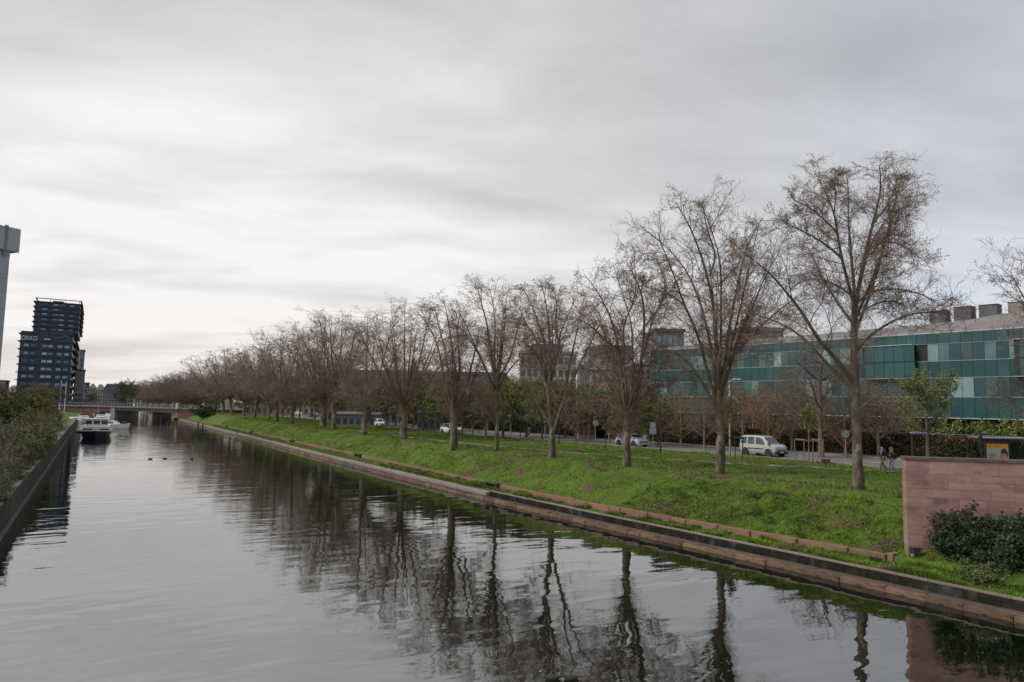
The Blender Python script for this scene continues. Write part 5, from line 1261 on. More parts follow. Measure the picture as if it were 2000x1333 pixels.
# poster: orange band, pale field, warm figure shapes, on its own case
x0p = (1928-1920)/FPX*D_; wp = 38/FPX*D_; zp = float(ondep(1940, 866, D_)[2])-zg
e = empty('poster_case', tuple(np.array(bs.location)+np.array([math.cos(-YAW-.16)*x0p+math.sin(YAW+.16)*1.0*0, 0, 0])*0+np.array(ondep(1928, 900, D_-.3))*0), 0)
bpy.data.objects.remove(e)
pc = ondep(1928, 900, D_-.6); pc = empty('poster_case', (pc[0], pc[1], zg), -YAW-.16, label='backlit-size advertising poster with orange top band in the shelter', cat='poster')
mOr = pmat('poster_orange', (0.62, 0.27, 0.015), (0.5, 0.2, 0.01), rough=.4); mPg = pmat('poster_pale_green', (0.36, 0.40, 0.33), (0.30, 0.34, 0.28), rough=.4); mSk = pmat('poster_skin', (0.42, 0.24, 0.18), (0.3, 0.13, 0.10), scale=3, rough=.4); mHr = pmat('poster_dark_brown', (0.06, 0.022, 0.014), (0.04, 0.015, 0.01), rough=.4)
MB().bbox(-.09, wp+.09, 0, .16, .5, zp+.07, .02).build('case', mBlackM, pc)
zb_ = .62
t = MB(); t.box(0, wp, -.012, 0, zp-.28, zp-.02, 0); t.box(0, wp, -.012, 0, zb_, zp-.28, 1)
t.box(wp*.10, wp*.42, -.016, -.012, zp-.62, zp-.60, 3); t.box(wp*.08, wp*.36, -.016, -.012, zp-.74, zp-.71, 3); t.box(wp*.08, wp*.33, -.016, -.012, zp-.88, zp-.86, 3)
t.add([(wp*.55, -.018, zb_), (wp*.98, -.018, zb_), (wp*.92, -.018, zp-.5), (wp*.78, -.018, zp-.40), (wp*.62, -.018, zp-.62)], [(0, 1, 2, 3, 4)], 2)
t.add([(wp*.62, -.021, zp-.55), (wp*.70, -.021, zp-.32), (wp*.86, -.021, zp-.28), (wp*.97, -.021, zp-.5), (wp*.95, -.021, zp-.85), (wp*.85, -.021, zp-.55), (wp*.76, -.021, zp-.62)], [(0, 1, 2, 3, 4, 5, 6)], 4)
t.build('poster', [mOr, mPg, mSk, mSap, mHr], pc)

# ------------------------------------------------------------------ vehicles
mTyre = pmat('tyre', (0.015, 0.015, 0.015), (0.02, 0.02, 0.02), rough=.85); mRim = pmat('wheel_rim', (0.35, 0.35, 0.36), (0.28, 0.28, 0.29), rough=.35, metal=.6)
mCarG = pmat('car_glass', (0.020, 0.028, 0.030), (0.05, 0.06, 0.065), scale=1.5, rough=.06, spec=1.0); mPlas = pmat('car_black_plastic', (0.025, 0.025, 0.028), (0.018, 0.018, 0.02), rough=.6)
mHead = pmat('headlight_lens', (0.55, 0.57, 0.60), (0.4, 0.42, 0.45), scale=8, rough=.15); mTail = pmat('tail_light', (0.35, 0.02, 0.02), (0.25, 0.02, 0.02), rough=.25)
def paint(name, c):
    m = pmat(name, c, tuple(v*.9 for v in c), scale=1.0, rough=.28, spec=.6); m.node_tree.nodes['Principled BSDF'].inputs['Coat Weight'].default_value = .5; return m
def car(label, loc, rz, mP, L, W, stations, whb, wr, side_wins, ws, rear, trim=None, rails=False, group=None, name='car', cat='car'):
    """stations: (x, z_bottom, z_belt, half_w_belt, z_top, half_w_top); front at +x.  section of 8 points per station, mirrored"""
    e = empty(name, loc, rz, label=label, cat=cat, group=group)
    V = []; F = []; n = 11
    for (x, zb, zm, wb_, zt, wt) in stations:
        half = [(wb_*.90, zb), (wb_*.99, zb+(zm-zb)*.25), (wb_*1.0, zb+(zm-zb)*.6), (wb_*.965, zm), (wt+(wb_*.965-wt)*.10+.0, zt-(zt-zm)*.12), (wt*.80, zt)]
        ring = [(x, -y, z) for y, z in half]+[(x, y, z) for y, z in half[::-1]]
        V += ring
    n = 12
    for i in range(len(stations)-1):
        for k in range(n):
            k2 = (k+1) % n; F.append((i*n+k, i*n+k2, (i+1)*n+k2, (i+1)*n+k))
    F.append(tuple(range(n-1, -1, -1))); F.append(tuple((len(stations)-1)*n+k for k in range(n)))
    t = MB(); t.add(V, F); body = t.build('body', mP, e, smooth=False)
    bv = body.modifiers.new('soft', 'BEVEL'); bv.width = .025; bv.segments = 2; bv.limit_method = 'ANGLE'; bv.angle_limit = rad(25)
    xs = [s_[0] for s_ in stations]
    def sec(x): return [float(np.interp(x, xs, [s_[k] for s_ in stations])) for k in range(1, 6)]
    def sidept(x, f, side, out=.012):
        zb, zm, wb_, zt, wt = sec(x); y = (wb_*.965)*(1-f)+(wt+(wb_*.965-wt)*.10)*f; z = zm+(zt-(zt-zm)*.12-zm)*f
        return (x, side*(y+out), z)
    for side in (-1, 1):
        for (x0, x1, x2, x3) in side_wins:       # bottom x0..x1, top x2..x3
            t = MB(); q = [sidept(x0, .08, side), sidept(x1, .08, side), sidept(x3, .95, side), sidept(x2, .95, side)]
            inner = [(p_[0], p_[1]-side*.03, p_[2]) for p_ in q]
            t.add(q+inner, [(0, 1, 2, 3) if side < 0 else (3, 2, 1, 0), (0, 1, 5, 4), (1, 2, 6, 5), (2, 3, 7, 6), (3, 0, 4, 7)]); t.build('side_window', mCarG, e)
        if trim:
            z_ = trim; MB().box(-L*.24, L*.20, side*(W/2*.985)-.02, side*(W/2*.985)+.02, z_, z_+.09).build('rubbing_strip', mPlas, e)
        t = MB(); t.bbox(ws[0]+.05, ws[0]+.25, side*(W/2+.04)-.09, side*(W/2+.04)+.09, sec(ws[0])[1]+.02, sec(ws[0])[1]+.18, .03); t.build('mirror', mPlas if trim else mP, e)
        for xh, yy_ in ((L/2-.14, W/2*.72),):
            zz_ = sec(xh-.1)[1]-.20; t = MB(); t.bbox(xh-.16, xh+.10, side*yy_-.17, side*yy_+.14, zz_, zz_+.17, .03); t.build('headlight', mHead, e)
        t = MB(); t.bbox(-L/2-.015, -L/2+.10, side*(W/2*.86)-.09, side*(W/2*.86)+.09, sec(-L/2+.1)[1]-.32, sec(-L/2+.1)[1]-.02, .02); t.build('tail_light', mTail, e)
        for xw in whb:
            wh = empty('wheel', (xw, side*(W/2-.11), wr)); wh.parent = e
            t = MB(); t.cyl((0, -.10, 0), (0, .10, 0), wr, n=20); t.build('tyre', mTyre, wh)
            t = MB(); t.cyl((0, side*.085, 0), (0, side*.112, 0), wr*.66, wr*.60, n=14)
            t.build('rim', mRim, wh)
            t = MB(); t.cyl((xw, side*(W/2-.02)-.05, wr+.02), (xw, side*(W/2+.004)-.0, wr+.02), wr*1.20, n=20); t.build('wheel_arch', mPlas, e)
        if rails: MB().cyl((rear[1]+.2, side*.55, sec(0)[3]+.05), (ws[1]-.3, side*.55, sec(0)[3]+.05), .02, n=5).build('roof_rail', mPlas, e)
    def cross(xa, xb, nm):
        za, zb2 = sec(xa), sec(xb); out = .012
        a = (xa+out, za[1]+.03, za[2]*.88); b = (xb+out, zb2[3]-.06, zb2[4]*.88)
        t = MB(); t.add([(a[0], -a[2], a[1]), (a[0], a[2], a[1]), (b[0], b[2], b[1]), (b[0], -b[2], b[1]), (a[0]-.06*np.sign(xa), -a[2], a[1]), (a[0]-.06*np.sign(xa), a[2], a[1]), (b[0]-.06*np.sign(xa), b[2], b[1]), (b[0]-.06*np.sign(xa), -b[2], b[1])], [(0, 1, 2, 3), (0, 4, 5, 1), (3, 2, 6, 7), (1, 5, 6, 2), (0, 3, 7, 4)]); t.build(nm, mCarG, e)
    # windscreen lies on the slope between bonnet and roof: lifted slightly proud
    (xa, xb), (ra, rb) = ws, rear
    def screen(xa, xb, nm, sgn):
        A_ = sec(xa); B_ = sec(xb); nx = (B_[3]-A_[1]); nz = abs(xa-xb); ln = math.hypot(nx, nz); ox, oz = sgn*nx/ln*.015, nz/ln*.015
        ya, yb = A_[2]*.80, B_[4]*.86
        q = [(xa+ox, -ya, sec(xa)[3]+oz), (xa+ox, ya, sec(xa)[3]+oz), (xb+ox, yb, B_[3]+oz-.02), (xb+ox, -yb, B_[3]+oz-.02)]
        q2 = [(p_[0]-ox*3, p_[1], p_[2]-oz*3-.01) for p_ in q]
        t = MB(); t.add(q+q2, [(0, 1, 2, 3), (4, 7, 6, 5), (0, 4, 5, 1), (1, 5, 6, 2), (2, 6, 7, 3), (3, 7, 4, 0)]); t.build(nm, mCarG, e)
    screen(xa, xb, 'windscreen', 1); screen(ra, rb, 'rear_window', -1)
    MB().bbox(L/2-.10, L/2+.05, -W/2*.93, W/2*.93, .24, .50, .04).build('bumper', mPlas if trim else mP, e)
    MB().bbox(-L/2-.04, -L/2+.12, -W/2*.93, W/2*.93, .26, .52, .04).build('bumper', mPlas if trim else mP, e)
    MB().box(L/2-.03, L/2+.06, -.5, .5, .52, .60).build('grille', mPlas, e)
    MB().box(L/2+.05, L/2+.065, -.26, .26, .38, .49).build('number_plate', mSignW, e)
    return e
HD = -math.pi/2     # every car drives towards the viewer's right (-Y)
st_van = [(-2.02, .36, .95, .78, 1.10, .70), (-1.98, .28, 1.0, .88, 1.70, .70), (-1.75, .24, 1.0, .90, 1.80, .74), (-.6, .24, 1.0, .90, 1.83, .75), (.35, .24, 1.0, .90, 1.80, .74), (.62, .24, 1.0, .90, 1.72, .72), (1.30, .24, 1.02, .89, 1.13, .78), (1.75, .26, .96, .87, 1.06, .72), (2.0, .30, .80, .80, .92, .66), (2.06, .36, .70, .70, .78, .60)]
def st_hatch(L, Hh):
    return [(-L/2, .40, .80, .70, .86, .62), (-L/2+.10, .26, .86, .80, 1.02, .66), (-L/2+.62, .22, .88, .83, Hh-.08, .62), (-.35, .22, .88, .84, Hh, .63), (.15, .22, .88, .84, Hh-.02, .62), (.38, .22, .88, .84, Hh-.09, .60), (1.12, .22, .88, .83, .99, .70), (L/2-.35, .24, .80, .80, .86, .66), (L/2-.05, .28, .66, .72, .72, .58), (L/2, .36, .58, .62, .62, .52)]
mVan = paint('champagne_grey_paint', (0.40, 0.40, 0.37)); mSil = paint('silver_paint', (0.42, 0.43, 0.46)); mWhi = paint('white_paint', (0.74, 0.75, 0.77)); mDkc = paint('dark_paint', (0.03, 0.035, 0.05)); mRedc = paint('deep_red_paint', (0.18, 0.02, 0.02))
ZC = ZR-0.036
p = onz(1487, 891, ZC)
car('light grey boxy family van driving right on the road', (p[0]+.6, p[1]+.3, ZC), HD, mVan, 4.1, 1.82, st_van, (-1.28, 1.34), .32,
    [(-1.86, -1.22, -1.80, -1.22), (-1.05, -.30, -1.05, -.34), (-.12, .92, -.14, .52)], (1.30, .62), (-2.02, -1.78), trim=.62, rails=True, name='van', cat='van')
p = onz(1224, 872, ZC)
car('silver hatchback half hidden by the third plane trunk', (p[0]+.7, p[1], ZC), HD, mSil, 3.9, 1.68, st_hatch(3.9, 1.43), (-1.22, 1.25), .30, [(-1.45, -.85, -1.25, -.85), (-.70, -.02, -.68, -.05), (.10, .98, .08, .35)], (1.12, .40), (-1.83, -1.35))
p = onz(870, 848, ZC)
car('white estate car partly hidden by the stout pollard plane', (p[0]+.9, p[1], ZC), HD, mWhi, 4.2, 1.75, st_hatch(4.2, 1.52), (-1.30, 1.32), .32, [(-1.60, -.95, -1.42, -.95), (-.80, -.05, -.78, -.08), (.08, .98, .06, .36)], (1.12, .40), (-1.95, -1.5))
p = onz(728, 834, ZC)
car('small white car beside the eighth plane trunk', (p[0]+1.2, p[1], ZC), HD, mWhi, 4.0, 1.70, st_hatch(4.0, 1.48), (-1.25, 1.28), .31, [(-1.50, -.90, -1.30, -.90), (-.75, -.03, -.73, -.06), (.08, .98, .06, .36)], (1.12, .40), (-1.88, -1.4))
for k, (px, py, m, lab) in enumerate([(604, 815, mDkc, 'rightmost dark parked car far down the road'), (572, 812, mWhi, 'white parked car between dark ones far down the road'), (548, 810, mSil, 'silver parked car far down the road'), (527, 808, mDkc, 'dark parked car far down the road, left of the silver one'), (505, 806, mRedc, 'deep red parked car far down the road'), (488, 804, mWhi, 'leftmost white parked car far down the road')]):
    p = onz(px, py, ZC)
    car(lab, (max(p[0], 46.5)+1.5, p[1], ZC), HD, m, 4.1, 1.72, st_hatch(4.1, 1.46), (-1.25, 1.28), .31, [(-1.50, -.90, -1.30, -.90), (-.75, -.03, -.73, -.06), (.08, .98, .06, .36)], (1.12, .40), (-1.93, -1.4), group='cars parked far down the road')

# ------------------------------------------------------------------ people
def skin(name, pts, edges, radii, mat, parent, root=0, sub=2):
    me = bpy.data.meshes.new(name); me.from_pydata([tuple(p) for p in pts], edges, []); me.materials.append(mat)
    o = link(name, me, parent); s_ = o.modifiers.new('skin', 'SKIN'); s_.use_smooth_shade = True
    for i, rr in enumerate(radii): me.skin_vertices[0].data[i].radius = rr if isinstance(rr, tuple) else (rr, rr)
    me.skin_vertices[0].data[root].use_root = True
    s2 = o.modifiers.new('sub', 'SUBSURF'); s2.levels = sub; s2.render_levels = sub
    return o
mSkin = pmat('skin', (0.42, 0.27, 0.20), (0.36, 0.22, 0.17), scale=6, rough=.6)
def chain(n0, n): return [(n0+i, n0+i+1) for i in range(n-1)]
def person(loc, rz, label, H, lf, lb, arms, m_jacket, m_trouser, m_hair, long_hair=False, bag=None, head_pitch=0.0, female=False, swing=0.0, shoe=None):
    """facing +x. lf/lb: (knee, ankle, toe) of the two legs in metres for H=1.75"""
    s_ = H/1.75; e = empty('person', loc, rz, label=label, cat='person'); e.scale = (s_,)*3
    w = .15 if female else .175; hipw = .095
    P = [(0, 0, .93), (0.0, 0, 1.10), (.01, 0, 1.28), (.02, 0, 1.42), (.035, 0, 1.50), (.055, 0, 1.585), (.065, 0, 1.66)]
    E = chain(0, 7); Rr = [(.145, .11), (.13, .10), (.155, .105), (.12, .085), (.055, .055), (.075, .09), (.072, .088)]
    for side, leg in ((-1, lf), (1, lb)):
        i0 = len(P); hip = (0, side*hipw, .88); P += [hip, leg[0], leg[1], leg[2]]; E += [(0, i0)]+chain(i0, 4); Rr += [.09, .058, .040, .028]
        P[i0+1] = (leg[0][0], side*hipw, leg[0][2]); P[i0+2] = (leg[1][0], side*hipw*.9, leg[1][2]); P[i0+3] = (leg[2][0], side*hipw*.95, leg[2][2])
    for side, arm in ((-1, arms[0]), (1, arms[1])):
        i0 = len(P); P += [(.02, side*w, 1.42), (arm[0][0], side*(w+.05), arm[0][1]), (arm[1][0], side*(w+.04), arm[1][1]), (arm[1][0]+.03, side*(w+.04), arm[1][1]-.08)]
        E += [(3, i0)]+chain(i0, 4); Rr += [.058, .042, .030, (.040, .018)]
        # fingers
        hx_, hy_, hz_ = P[-1]
        for q in range(4):
            j0 = len(P); yy_ = hy_+(q-1.5)*.019; ln = (.060, .070, .066, .052)[q]
            P += [(hx_+.012, yy_, hz_-.03), (hx_+.022, yy_, hz_-.03-ln*.6), (hx_+.012, yy_, hz_-.03-ln)]; E += [(i0+3, j0)]+chain(j0, 3); Rr += [.0095, .0085, .007]
        j0 = len(P); P += [(hx_+.045, hy_-side*.02, hz_-.0), (hx_+.060, hy_-side*.02, hz_-.035)]; E += [(i0+3, j0), (j0, j0+1)]; Rr += [.011, .008]
    skin('body', P, E, Rr, mSkin, e)
    # face details
    t = MB(); t.ball((.155, 0, 1.625), .018, .014, .022); [t.ball((.055, sy*.085, 1.63), .014, .008, .026) for sy in (-1, 1)]; t.build('nose_and_ears', mSkin, e, smooth=True)
    t = MB(); [t.ball((.139, sy*.030, 1.652), .008, .012, .007) for sy in (-1, 1)]; t.ball((.142, 0, 1.583), .006, .022, .005); t.build('eyes_and_mouth', mSap, e)
    # jacket over trunk and arms
    JP = [(0, 0, .90), (0.0, 0, 1.10), (.01, 0, 1.28), (.02, 0, 1.42), (.03, 0, 1.48)]; JE = chain(0, 5); JR = [(.165, .135), (.155, .125), (.18, .135), (.15, .11), (.075, .075)]
    for side, arm in ((-1, arms[0]), (1, arms[1])):
        i0 = len(JP); JP += [(.02, side*(w+.01), 1.41), (arm[0][0], side*(w+.055), arm[0][1]), (arm[1][0], side*(w+.045), arm[1][1]+.03)]; JE += [(3, i0)]+chain(i0, 3); JR += [.075, .060, .045]
    skin('jacket', JP, JE, JR, m_jacket, e, root=1)
    TPp = [(0, 0, .92)]; TE = []; TRr = [(.15, .115)]
    for side, leg in ((-1, lf), (1, lb)):
        i0 = len(TPp); TPp += [(0, side*hipw, .86), (leg[0][0], side*hipw, leg[0][2]), (leg[1][0], side*hipw*.9, leg[1][2]+.03)]; TE += [(0, i0)]+chain(i0, 3); TRr += [.105, .078, .060]
    skin('trousers', TPp, TE, TRr, m_trouser, e)
    for side, leg in ((-1, lf), (1, lb)):
        skin('shoe', [(leg[1][0]-.03, side*hipw*.9, leg[1][2]-.02), (leg[1][0]*.6+leg[2][0]*.4, side*hipw*.92, (leg[1][2]+leg[2][2])/2-.02), (leg[2][0]+.05, side*hipw*.95, leg[2][2])], chain(0, 3), [.045, .042, .034], shoe or mBlackM, e, sub=1)
    HPp = [(.035, 0, 1.67), (.045, 0, 1.70)]; HE = [(0, 1)]; HR = [(.092, .105), (.085, .095)]
    if long_hair: HPp += [(-.02, 0, 1.60), (-.075, 0, 1.46), (-.10, 0, 1.30)]; HE += [(0, 2), (2, 3), (3, 4)]; HR += [(.085, .09), (.085, .06), (.06, .035)]
    skin('hair', HPp, HE, HR, m_hair, e)
    if bag:
        t = MB(); t.bbox(-.34, -.13, -.17, .17, .98, 1.38, .06); t.build('backpack', bag, e)
    return e
mNavyJ = pmat('navy_jacket', (0.022, 0.035, 0.085), (0.015, 0.025, 0.06), scale=8, rough=.85); mTan = pmat('brown_trousers', (0.22, 0.14, 0.10), (0.17, 0.11, 0.08), scale=8, rough=.9)
mBlkJ = pmat('black_jacket', (0.014, 0.013, 0.015), (0.02, 0.018, 0.02), scale=8, rough=.9); mJean = pmat('pale_jeans', (0.24, 0.29, 0.36), (0.18, 0.22, 0.28), scale=8, rough=.9)
mDkH = pmat('dark_hair', (0.015, 0.011, 0.009), (0.02, 0.015, 0.01), rough=.7); mBlo = pmat('blond_hair', (0.36, 0.24, 0.14), (0.26, 0.17, 0.10), scale=10, rough=.6, stretch=(4, 4, .5))
stride_f = ((.17, 0, .50), (.30, 0, .10), (.44, 0, .06)); stride_b = ((-.02, 0, .48), (-.34, 0, .16), (-.27, 0, .04))
stride_f2 = ((.12, 0, .50), (.20, 0, .09), (.34, 0, .05)); stride_b2 = ((.02, 0, .48), (-.16, 0, .12), (-.05, 0, .04))
pm = onz(1725, 921, 2.72); pw_ = onz(1742, 924, 2.72)
person((pm[0], pm[1], 2.70), math.pi-YAW+.05, 'man in navy jacket and brown trousers striding left on the grass', 1.80, stride_b, stride_f, (((.12, 1.16), (.26, .98)), ((-.14, 1.15), (-.20, .90))), mNavyJ, mTan, mDkH)
person((pw_[0], pw_[1], 2.70), math.pi-YAW+.15, 'woman with long blond hair, black jacket and pale jeans walking behind the man', 1.70, stride_f2, stride_b2, (((.06, 1.14), (.16, .92)), ((-.06, 1.14), (-.05, .90))), mBlkJ, mJean, mBlo, long_hair=True, bag=mBlkJ, female=True)

for k in range(26):
    Y = 300+k*13+r.uniform(-3, 3); X = 38.5+r.uniform(-2, 2)-(0 if Y < 420 else (Y-420)*.035)
    place_small((X, Y, 2.3), (tB2, tB)[k % 2], 'low brown tree under the far avenue beyond the bridge', r.uniform(0, 6), r.uniform(1.0, 1.3), name='budding_tree', group='low trees under the far avenue')
# ------------------------------------------------------------------ boats
mHull = pmat('navy_hull', (0.010, 0.013, 0.028), (0.007, 0.009, 0.018), scale=1, rough=.35, spec=.5); mBWh = pmat('boat_white', (0.66, 0.65, 0.64), (0.55, 0.54, 0.53), scale=1.2, rough=.45)
mCanv = pmat('dark_canvas', (0.02, 0.025, 0.04), (0.012, 0.015, 0.025), rough=.8); mWood = pmat('boat_wood', (0.30, 0.17, 0.10), (0.22, 0.12, 0.07), scale=3, rough=.6, stretch=(.3, 3, 3))
def hullmesh(L, W, H, zk=-.25, bow=0.55, full=.5, flare=0.0, n=14, rise=.25):
    """bow at -y end (towards the viewer): rings of a boat hull, deck closed"""
    t = MB(); V = []; m = 7
    for i in range(n):
        u = i/(n-1); y = u*L
        w = W/2*(min(1.0, (u/bow))**full if u < bow else 1.0)*(1-0.10*max(0, (u-.8)/.2)); w = max(w, .02)
        h = H+rise*max(0, 1-u/.4)**2
        for j in range(m):
            a = j/(m-1)*2-1; ww = abs(a)
            if j in (0, m-1): V.append((a*w*(1+flare), y-(.35*max(0, 1-u/.15)), h))
            else: V.append((math.copysign(min(1, ww*1.35), a)*w*.97, y, zk+(h-zk)*(max(0, ww-.35)/.65)**1.5*.6))
    F = []
    for i in range(n-1):
        for j in range(m-1): F.append((i*m+j, (i+1)*m+j, (i+1)*m+j+1, i*m+j+1))
        F.append((i*m+m-1, (i+1)*m+m-1, (i+1)*m, i*m))
    F.append(tuple(range((n-1)*m, n*m))[::-1]); F.append(tuple(range(m)))
    t.add(V, F); return t
p = onz(184, 857, 0)
bg = empty('barge', (p[0]+.1, p[1]-1, 0), -.03, label='moored black-hulled barge with white wheelhouse facing the viewer', cat='barge')
BW = 4.5
hullmesh(19, BW, 1.15, bow=.16, full=.35).build('hull', mHull, bg, smooth=False)
t = MB()
Vr = []
for i in range(14):
    u = i/13; w = BW/2*(min(1, u/.16)**.35 if u < .16 else 1)*1.0; h = 1.15+.25*max(0, 1-u/.4)**2; y = u*19-(.35*max(0, 1-u/.15)); w = max(w, .02); Vr.append((w, y, h))
for a, b in zip(Vr[:-1], Vr[1:]):
    for s_ in (-1, 1): t.add([(s_*a[0], a[1]-.03, a[2]-.10), (s_*a[0], a[1]-.03, a[2]+.06), (s_*b[0], b[1], b[2]+.06), (s_*b[0], b[1], b[2]-.10), (s_*(a[0]+.05), a[1]-.05, a[2]-.10), (s_*(a[0]+.05), a[1]-.05, a[2]+.06), (s_*(b[0]+.05), b[1]-.02, b[2]+.06), (s_*(b[0]+.05), b[1]-.02, b[2]-.10)], [(4, 5, 6, 7), (1, 2, 6, 5), (0, 1, 2, 3)])
t.build('gunwale', mBWh, bg)
t = MB(); t.bbox(-BW/2+.25, BW/2-.25, 2.6, 15, 1.1, 2.0, .06); t.build('cabin_trunk', mBWh, bg)
for s_ in (-1, 1): MB().bbox(s_*1.25-.72, s_*1.25+.72, 2.56, 2.64, 1.38, 1.62, .02).build('porthole_window', mWinD, bg)
t = MB(); t.bbox(-BW/2+.62, BW/2-.62, 4.2, 8.5, 1.95, 3.12, .05); t.build('wheelhouse', mBWh, bg)
for x in (-1.2, 0, 1.2): MB().bbox(x-.46, x+.46, 4.15, 4.23, 2.32, 2.92, .015).build('window', mWinD, bg)
MB().bbox(-BW/2+.45, BW/2-.45, 3.9, 8.8, 3.10, 3.24, .03).build('wheelhouse_roof', mBWh, bg)
t = MB(); t.cyl((0, 7, 3.2), (0, 7, 5.2), .04, n=5); t.build('mast', mBWh, bg)
MB().bbox(-1.2, 1.2, 9.5, 14, 2.0, 2.55, .04).build('deck_box', mWood, bg)
def cruiser(loc, rz, L, W, label, canopy=mCanv, s_=1.0, hullm=mBWh, group=None):
    e = empty('motor_boat', loc, rz, label=label, cat='motor boat', group=group); e.scale = (s_,)*3
    hullmesh(L, W, 1.0, bow=.5, full=.6, flare=.08, rise=.35).build('hull', hullm, e)
    t = MB(); t.add([(-W*.36, L*.28, 1.0), (W*.36, L*.28, 1.0), (W*.40, L*.78, 1.0), (-W*.40, L*.78, 1.0), (-W*.27, L*.40, 1.75), (W*.27, L*.40, 1.75), (W*.34, L*.74, 1.8), (-W*.34, L*.74, 1.8)], [(0, 1, 5, 4), (1, 2, 6, 5), (2, 3, 7, 6), (3, 0, 4, 7), (4, 5, 6, 7)]); t.build('cabin', mBWh, e)
    t = MB(); t.add([(-W*.29, L*.318, 1.2), (W*.29, L*.318, 1.2), (W*.25, L*.385, 1.68), (-W*.25, L*.385, 1.68)], [(0, 1, 2, 3)]); t.add([(-W*.29, L*.33, 1.2), (W*.29, L*.33, 1.2), (W*.25, L*.40, 1.68), (-W*.25, L*.40, 1.68)], [(3, 2, 1, 0)]); t.build('windscreen', mWinD, e)
    for s2 in (-1, 1): MB().bbox(s2*W*.365-.03, s2*W*.365+.03, L*.42, L*.70, 1.28, 1.55, .01).build('side_window', mWinD, e)
    if canopy: MB().bbox(-W*.36, W*.36, L*.70, L*.96, 1.1, 2.45, .08).build('canopy', canopy, e)
    t = MB()
    for s2 in (-1, 1): t.cyl((s2*W*.42, L*.25, 1.5), (s2*.1, L*.02, 1.75), .018, n=4); t.cyl((s2*W*.42, L*.25, 1.0), (s2*W*.42, L*.25, 1.5), .018, n=4)
    t.build('bow_rail', mSteel, e); return e
p = onz(251, 838, 0); c_ = cruiser((p[0], p[1], 0), rad(68), 7.2, 2.9, 'white motor cruiser with dark canopy moored right of the black barge')
for k, (px, py, rz, L, cv, lab) in enumerate([(168, 828, .1, 9, None, 'white cabin boat moored behind the barge, left one'), (196, 824, .0, 8, mCanv, 'white boat with blue-grey canopy directly behind the barge roof'), (214, 820, .2, 8, mCanv, 'small white boat with dark cover near the brick abutment'), (152, 832, .15, 8, None, 'pale open boat at the pontoon left of the barge'), (183, 817, .1, 10, mBWh, 'long white boat moored nearest the bridge abutment')]):
    p = onz(px, py, 0); cruiser((p[0], p[1], 0), rz, L, 2.9, lab, cv, 1.1)
mPon = pmat('pontoon_deck', (0.24, 0.225, 0.21), (0.17, 0.16, 0.15), scale=1.5, rough=.9)
p = onz(140, 842, 0)
e = empty('pontoon', (-3.2, p[1]-8, 0), 0, label='grey floating pontoon with pale mooring poles between bank and barge', cat='pontoon')
for i in range(7): link('deck_plank', unit(mPon, 0.01), e, (1.1, i*5.0+2.5, .30), (0, 0, 0), (1.5, 4.94, .3))
for i in range(4): MB().cyl((2.05, i*10+.5, -.3), (2.05, i*10+.5, 2.2), .10, n=8).build('mooring_pole', mBWh, e)
for i in (1, 3): MB().bbox(.2, 4.0 if i == 3 else 3.2, i*7, i*7+.8, .20, .42, .02).build('finger', mPon, e)
# dark mooring piles near the right bank below the bridge
mPile = pmat('wet_pile', (0.020, 0.018, 0.016), (0.03, 0.027, 0.022), rough=.8)
for k, (px, py, h, lab) in enumerate([(317, 823, 1.7, 'thick dark mooring pile cluster in the water before the bridge'), (331, 829, .5, 'low dark floating fender near the right quay'), (398, 835, 1.0, 'dark short pile at the right quay, nearer one'), (389, 832, 1.0, 'dark short pile at the right quay, farther one')]):
    p = onz(px, py, 0); e = empty('mooring_pile', (p[0], p[1], -.3), 0, label=lab, cat='pile')
    t = MB(); n = 3 if k == 0 else 1
    for i in range(n): t.cyl((i*.6-.3, (i % 2)*.5, 0), (i*.45-.2, (i % 2)*.4, h+.3), .30 if k < 2 else .18, n=9)
    t.build('pile', mPile, e)

# ducks
mDuck = pmat('dark_plumage', (0.025, 0.022, 0.020), (0.05, 0.04, 0.03), scale=12, rough=.8); mBill = pmat('duck_bill', (0.35, 0.28, 0.12), (0.3, 0.2, 0.1), rough=.5)
def duckmesh():
    g = []
    t = MB(); rings = [(-.26, .02, .06), (-.20, .05, .055), (-.10, .095, .05), (.02, .11, .045), (.11, .085, .05), (.16, .05, .075), (.175, .038, .12), (.185, .034, .16), (.21, .045, .195), (.25, .030, .195)]
    V = []; n = 8
    for x, rr, z in rings:
        for i in range(n): a = 2*math.pi*i/n; V.append((x, rr*math.cos(a), z+rr*.75*math.sin(a)))
    F = [(i*n+j, i*n+(j+1) % n, (i+1)*n+(j+1) % n, (i+1)*n+j) for i in range(len(rings)-1) for j in range(n)]+[tuple(range(n))[::-1], tuple((len(rings)-1)*n+j for j in range(n))]
    t.add(V, F); return t
dm = duckmesh().mesh('duck_body', mDuck, True); dbm = MB().cyl((.27, 0, .19), (.325, 0, .182), .014, .010, 6).mesh('duck_bill', mBill)
tlm = MB().add([(-.24, -.03, .06), (-.24, .03, .06), (-.34, .02, .10), (-.34, -.02, .10), (-.24, -.03, .04), (-.24, .03, .04)], [(0, 1, 2, 3), (4, 3, 2, 5), (0, 3, 4), (1, 5, 2)]).mesh('duck_tail', mDuck)
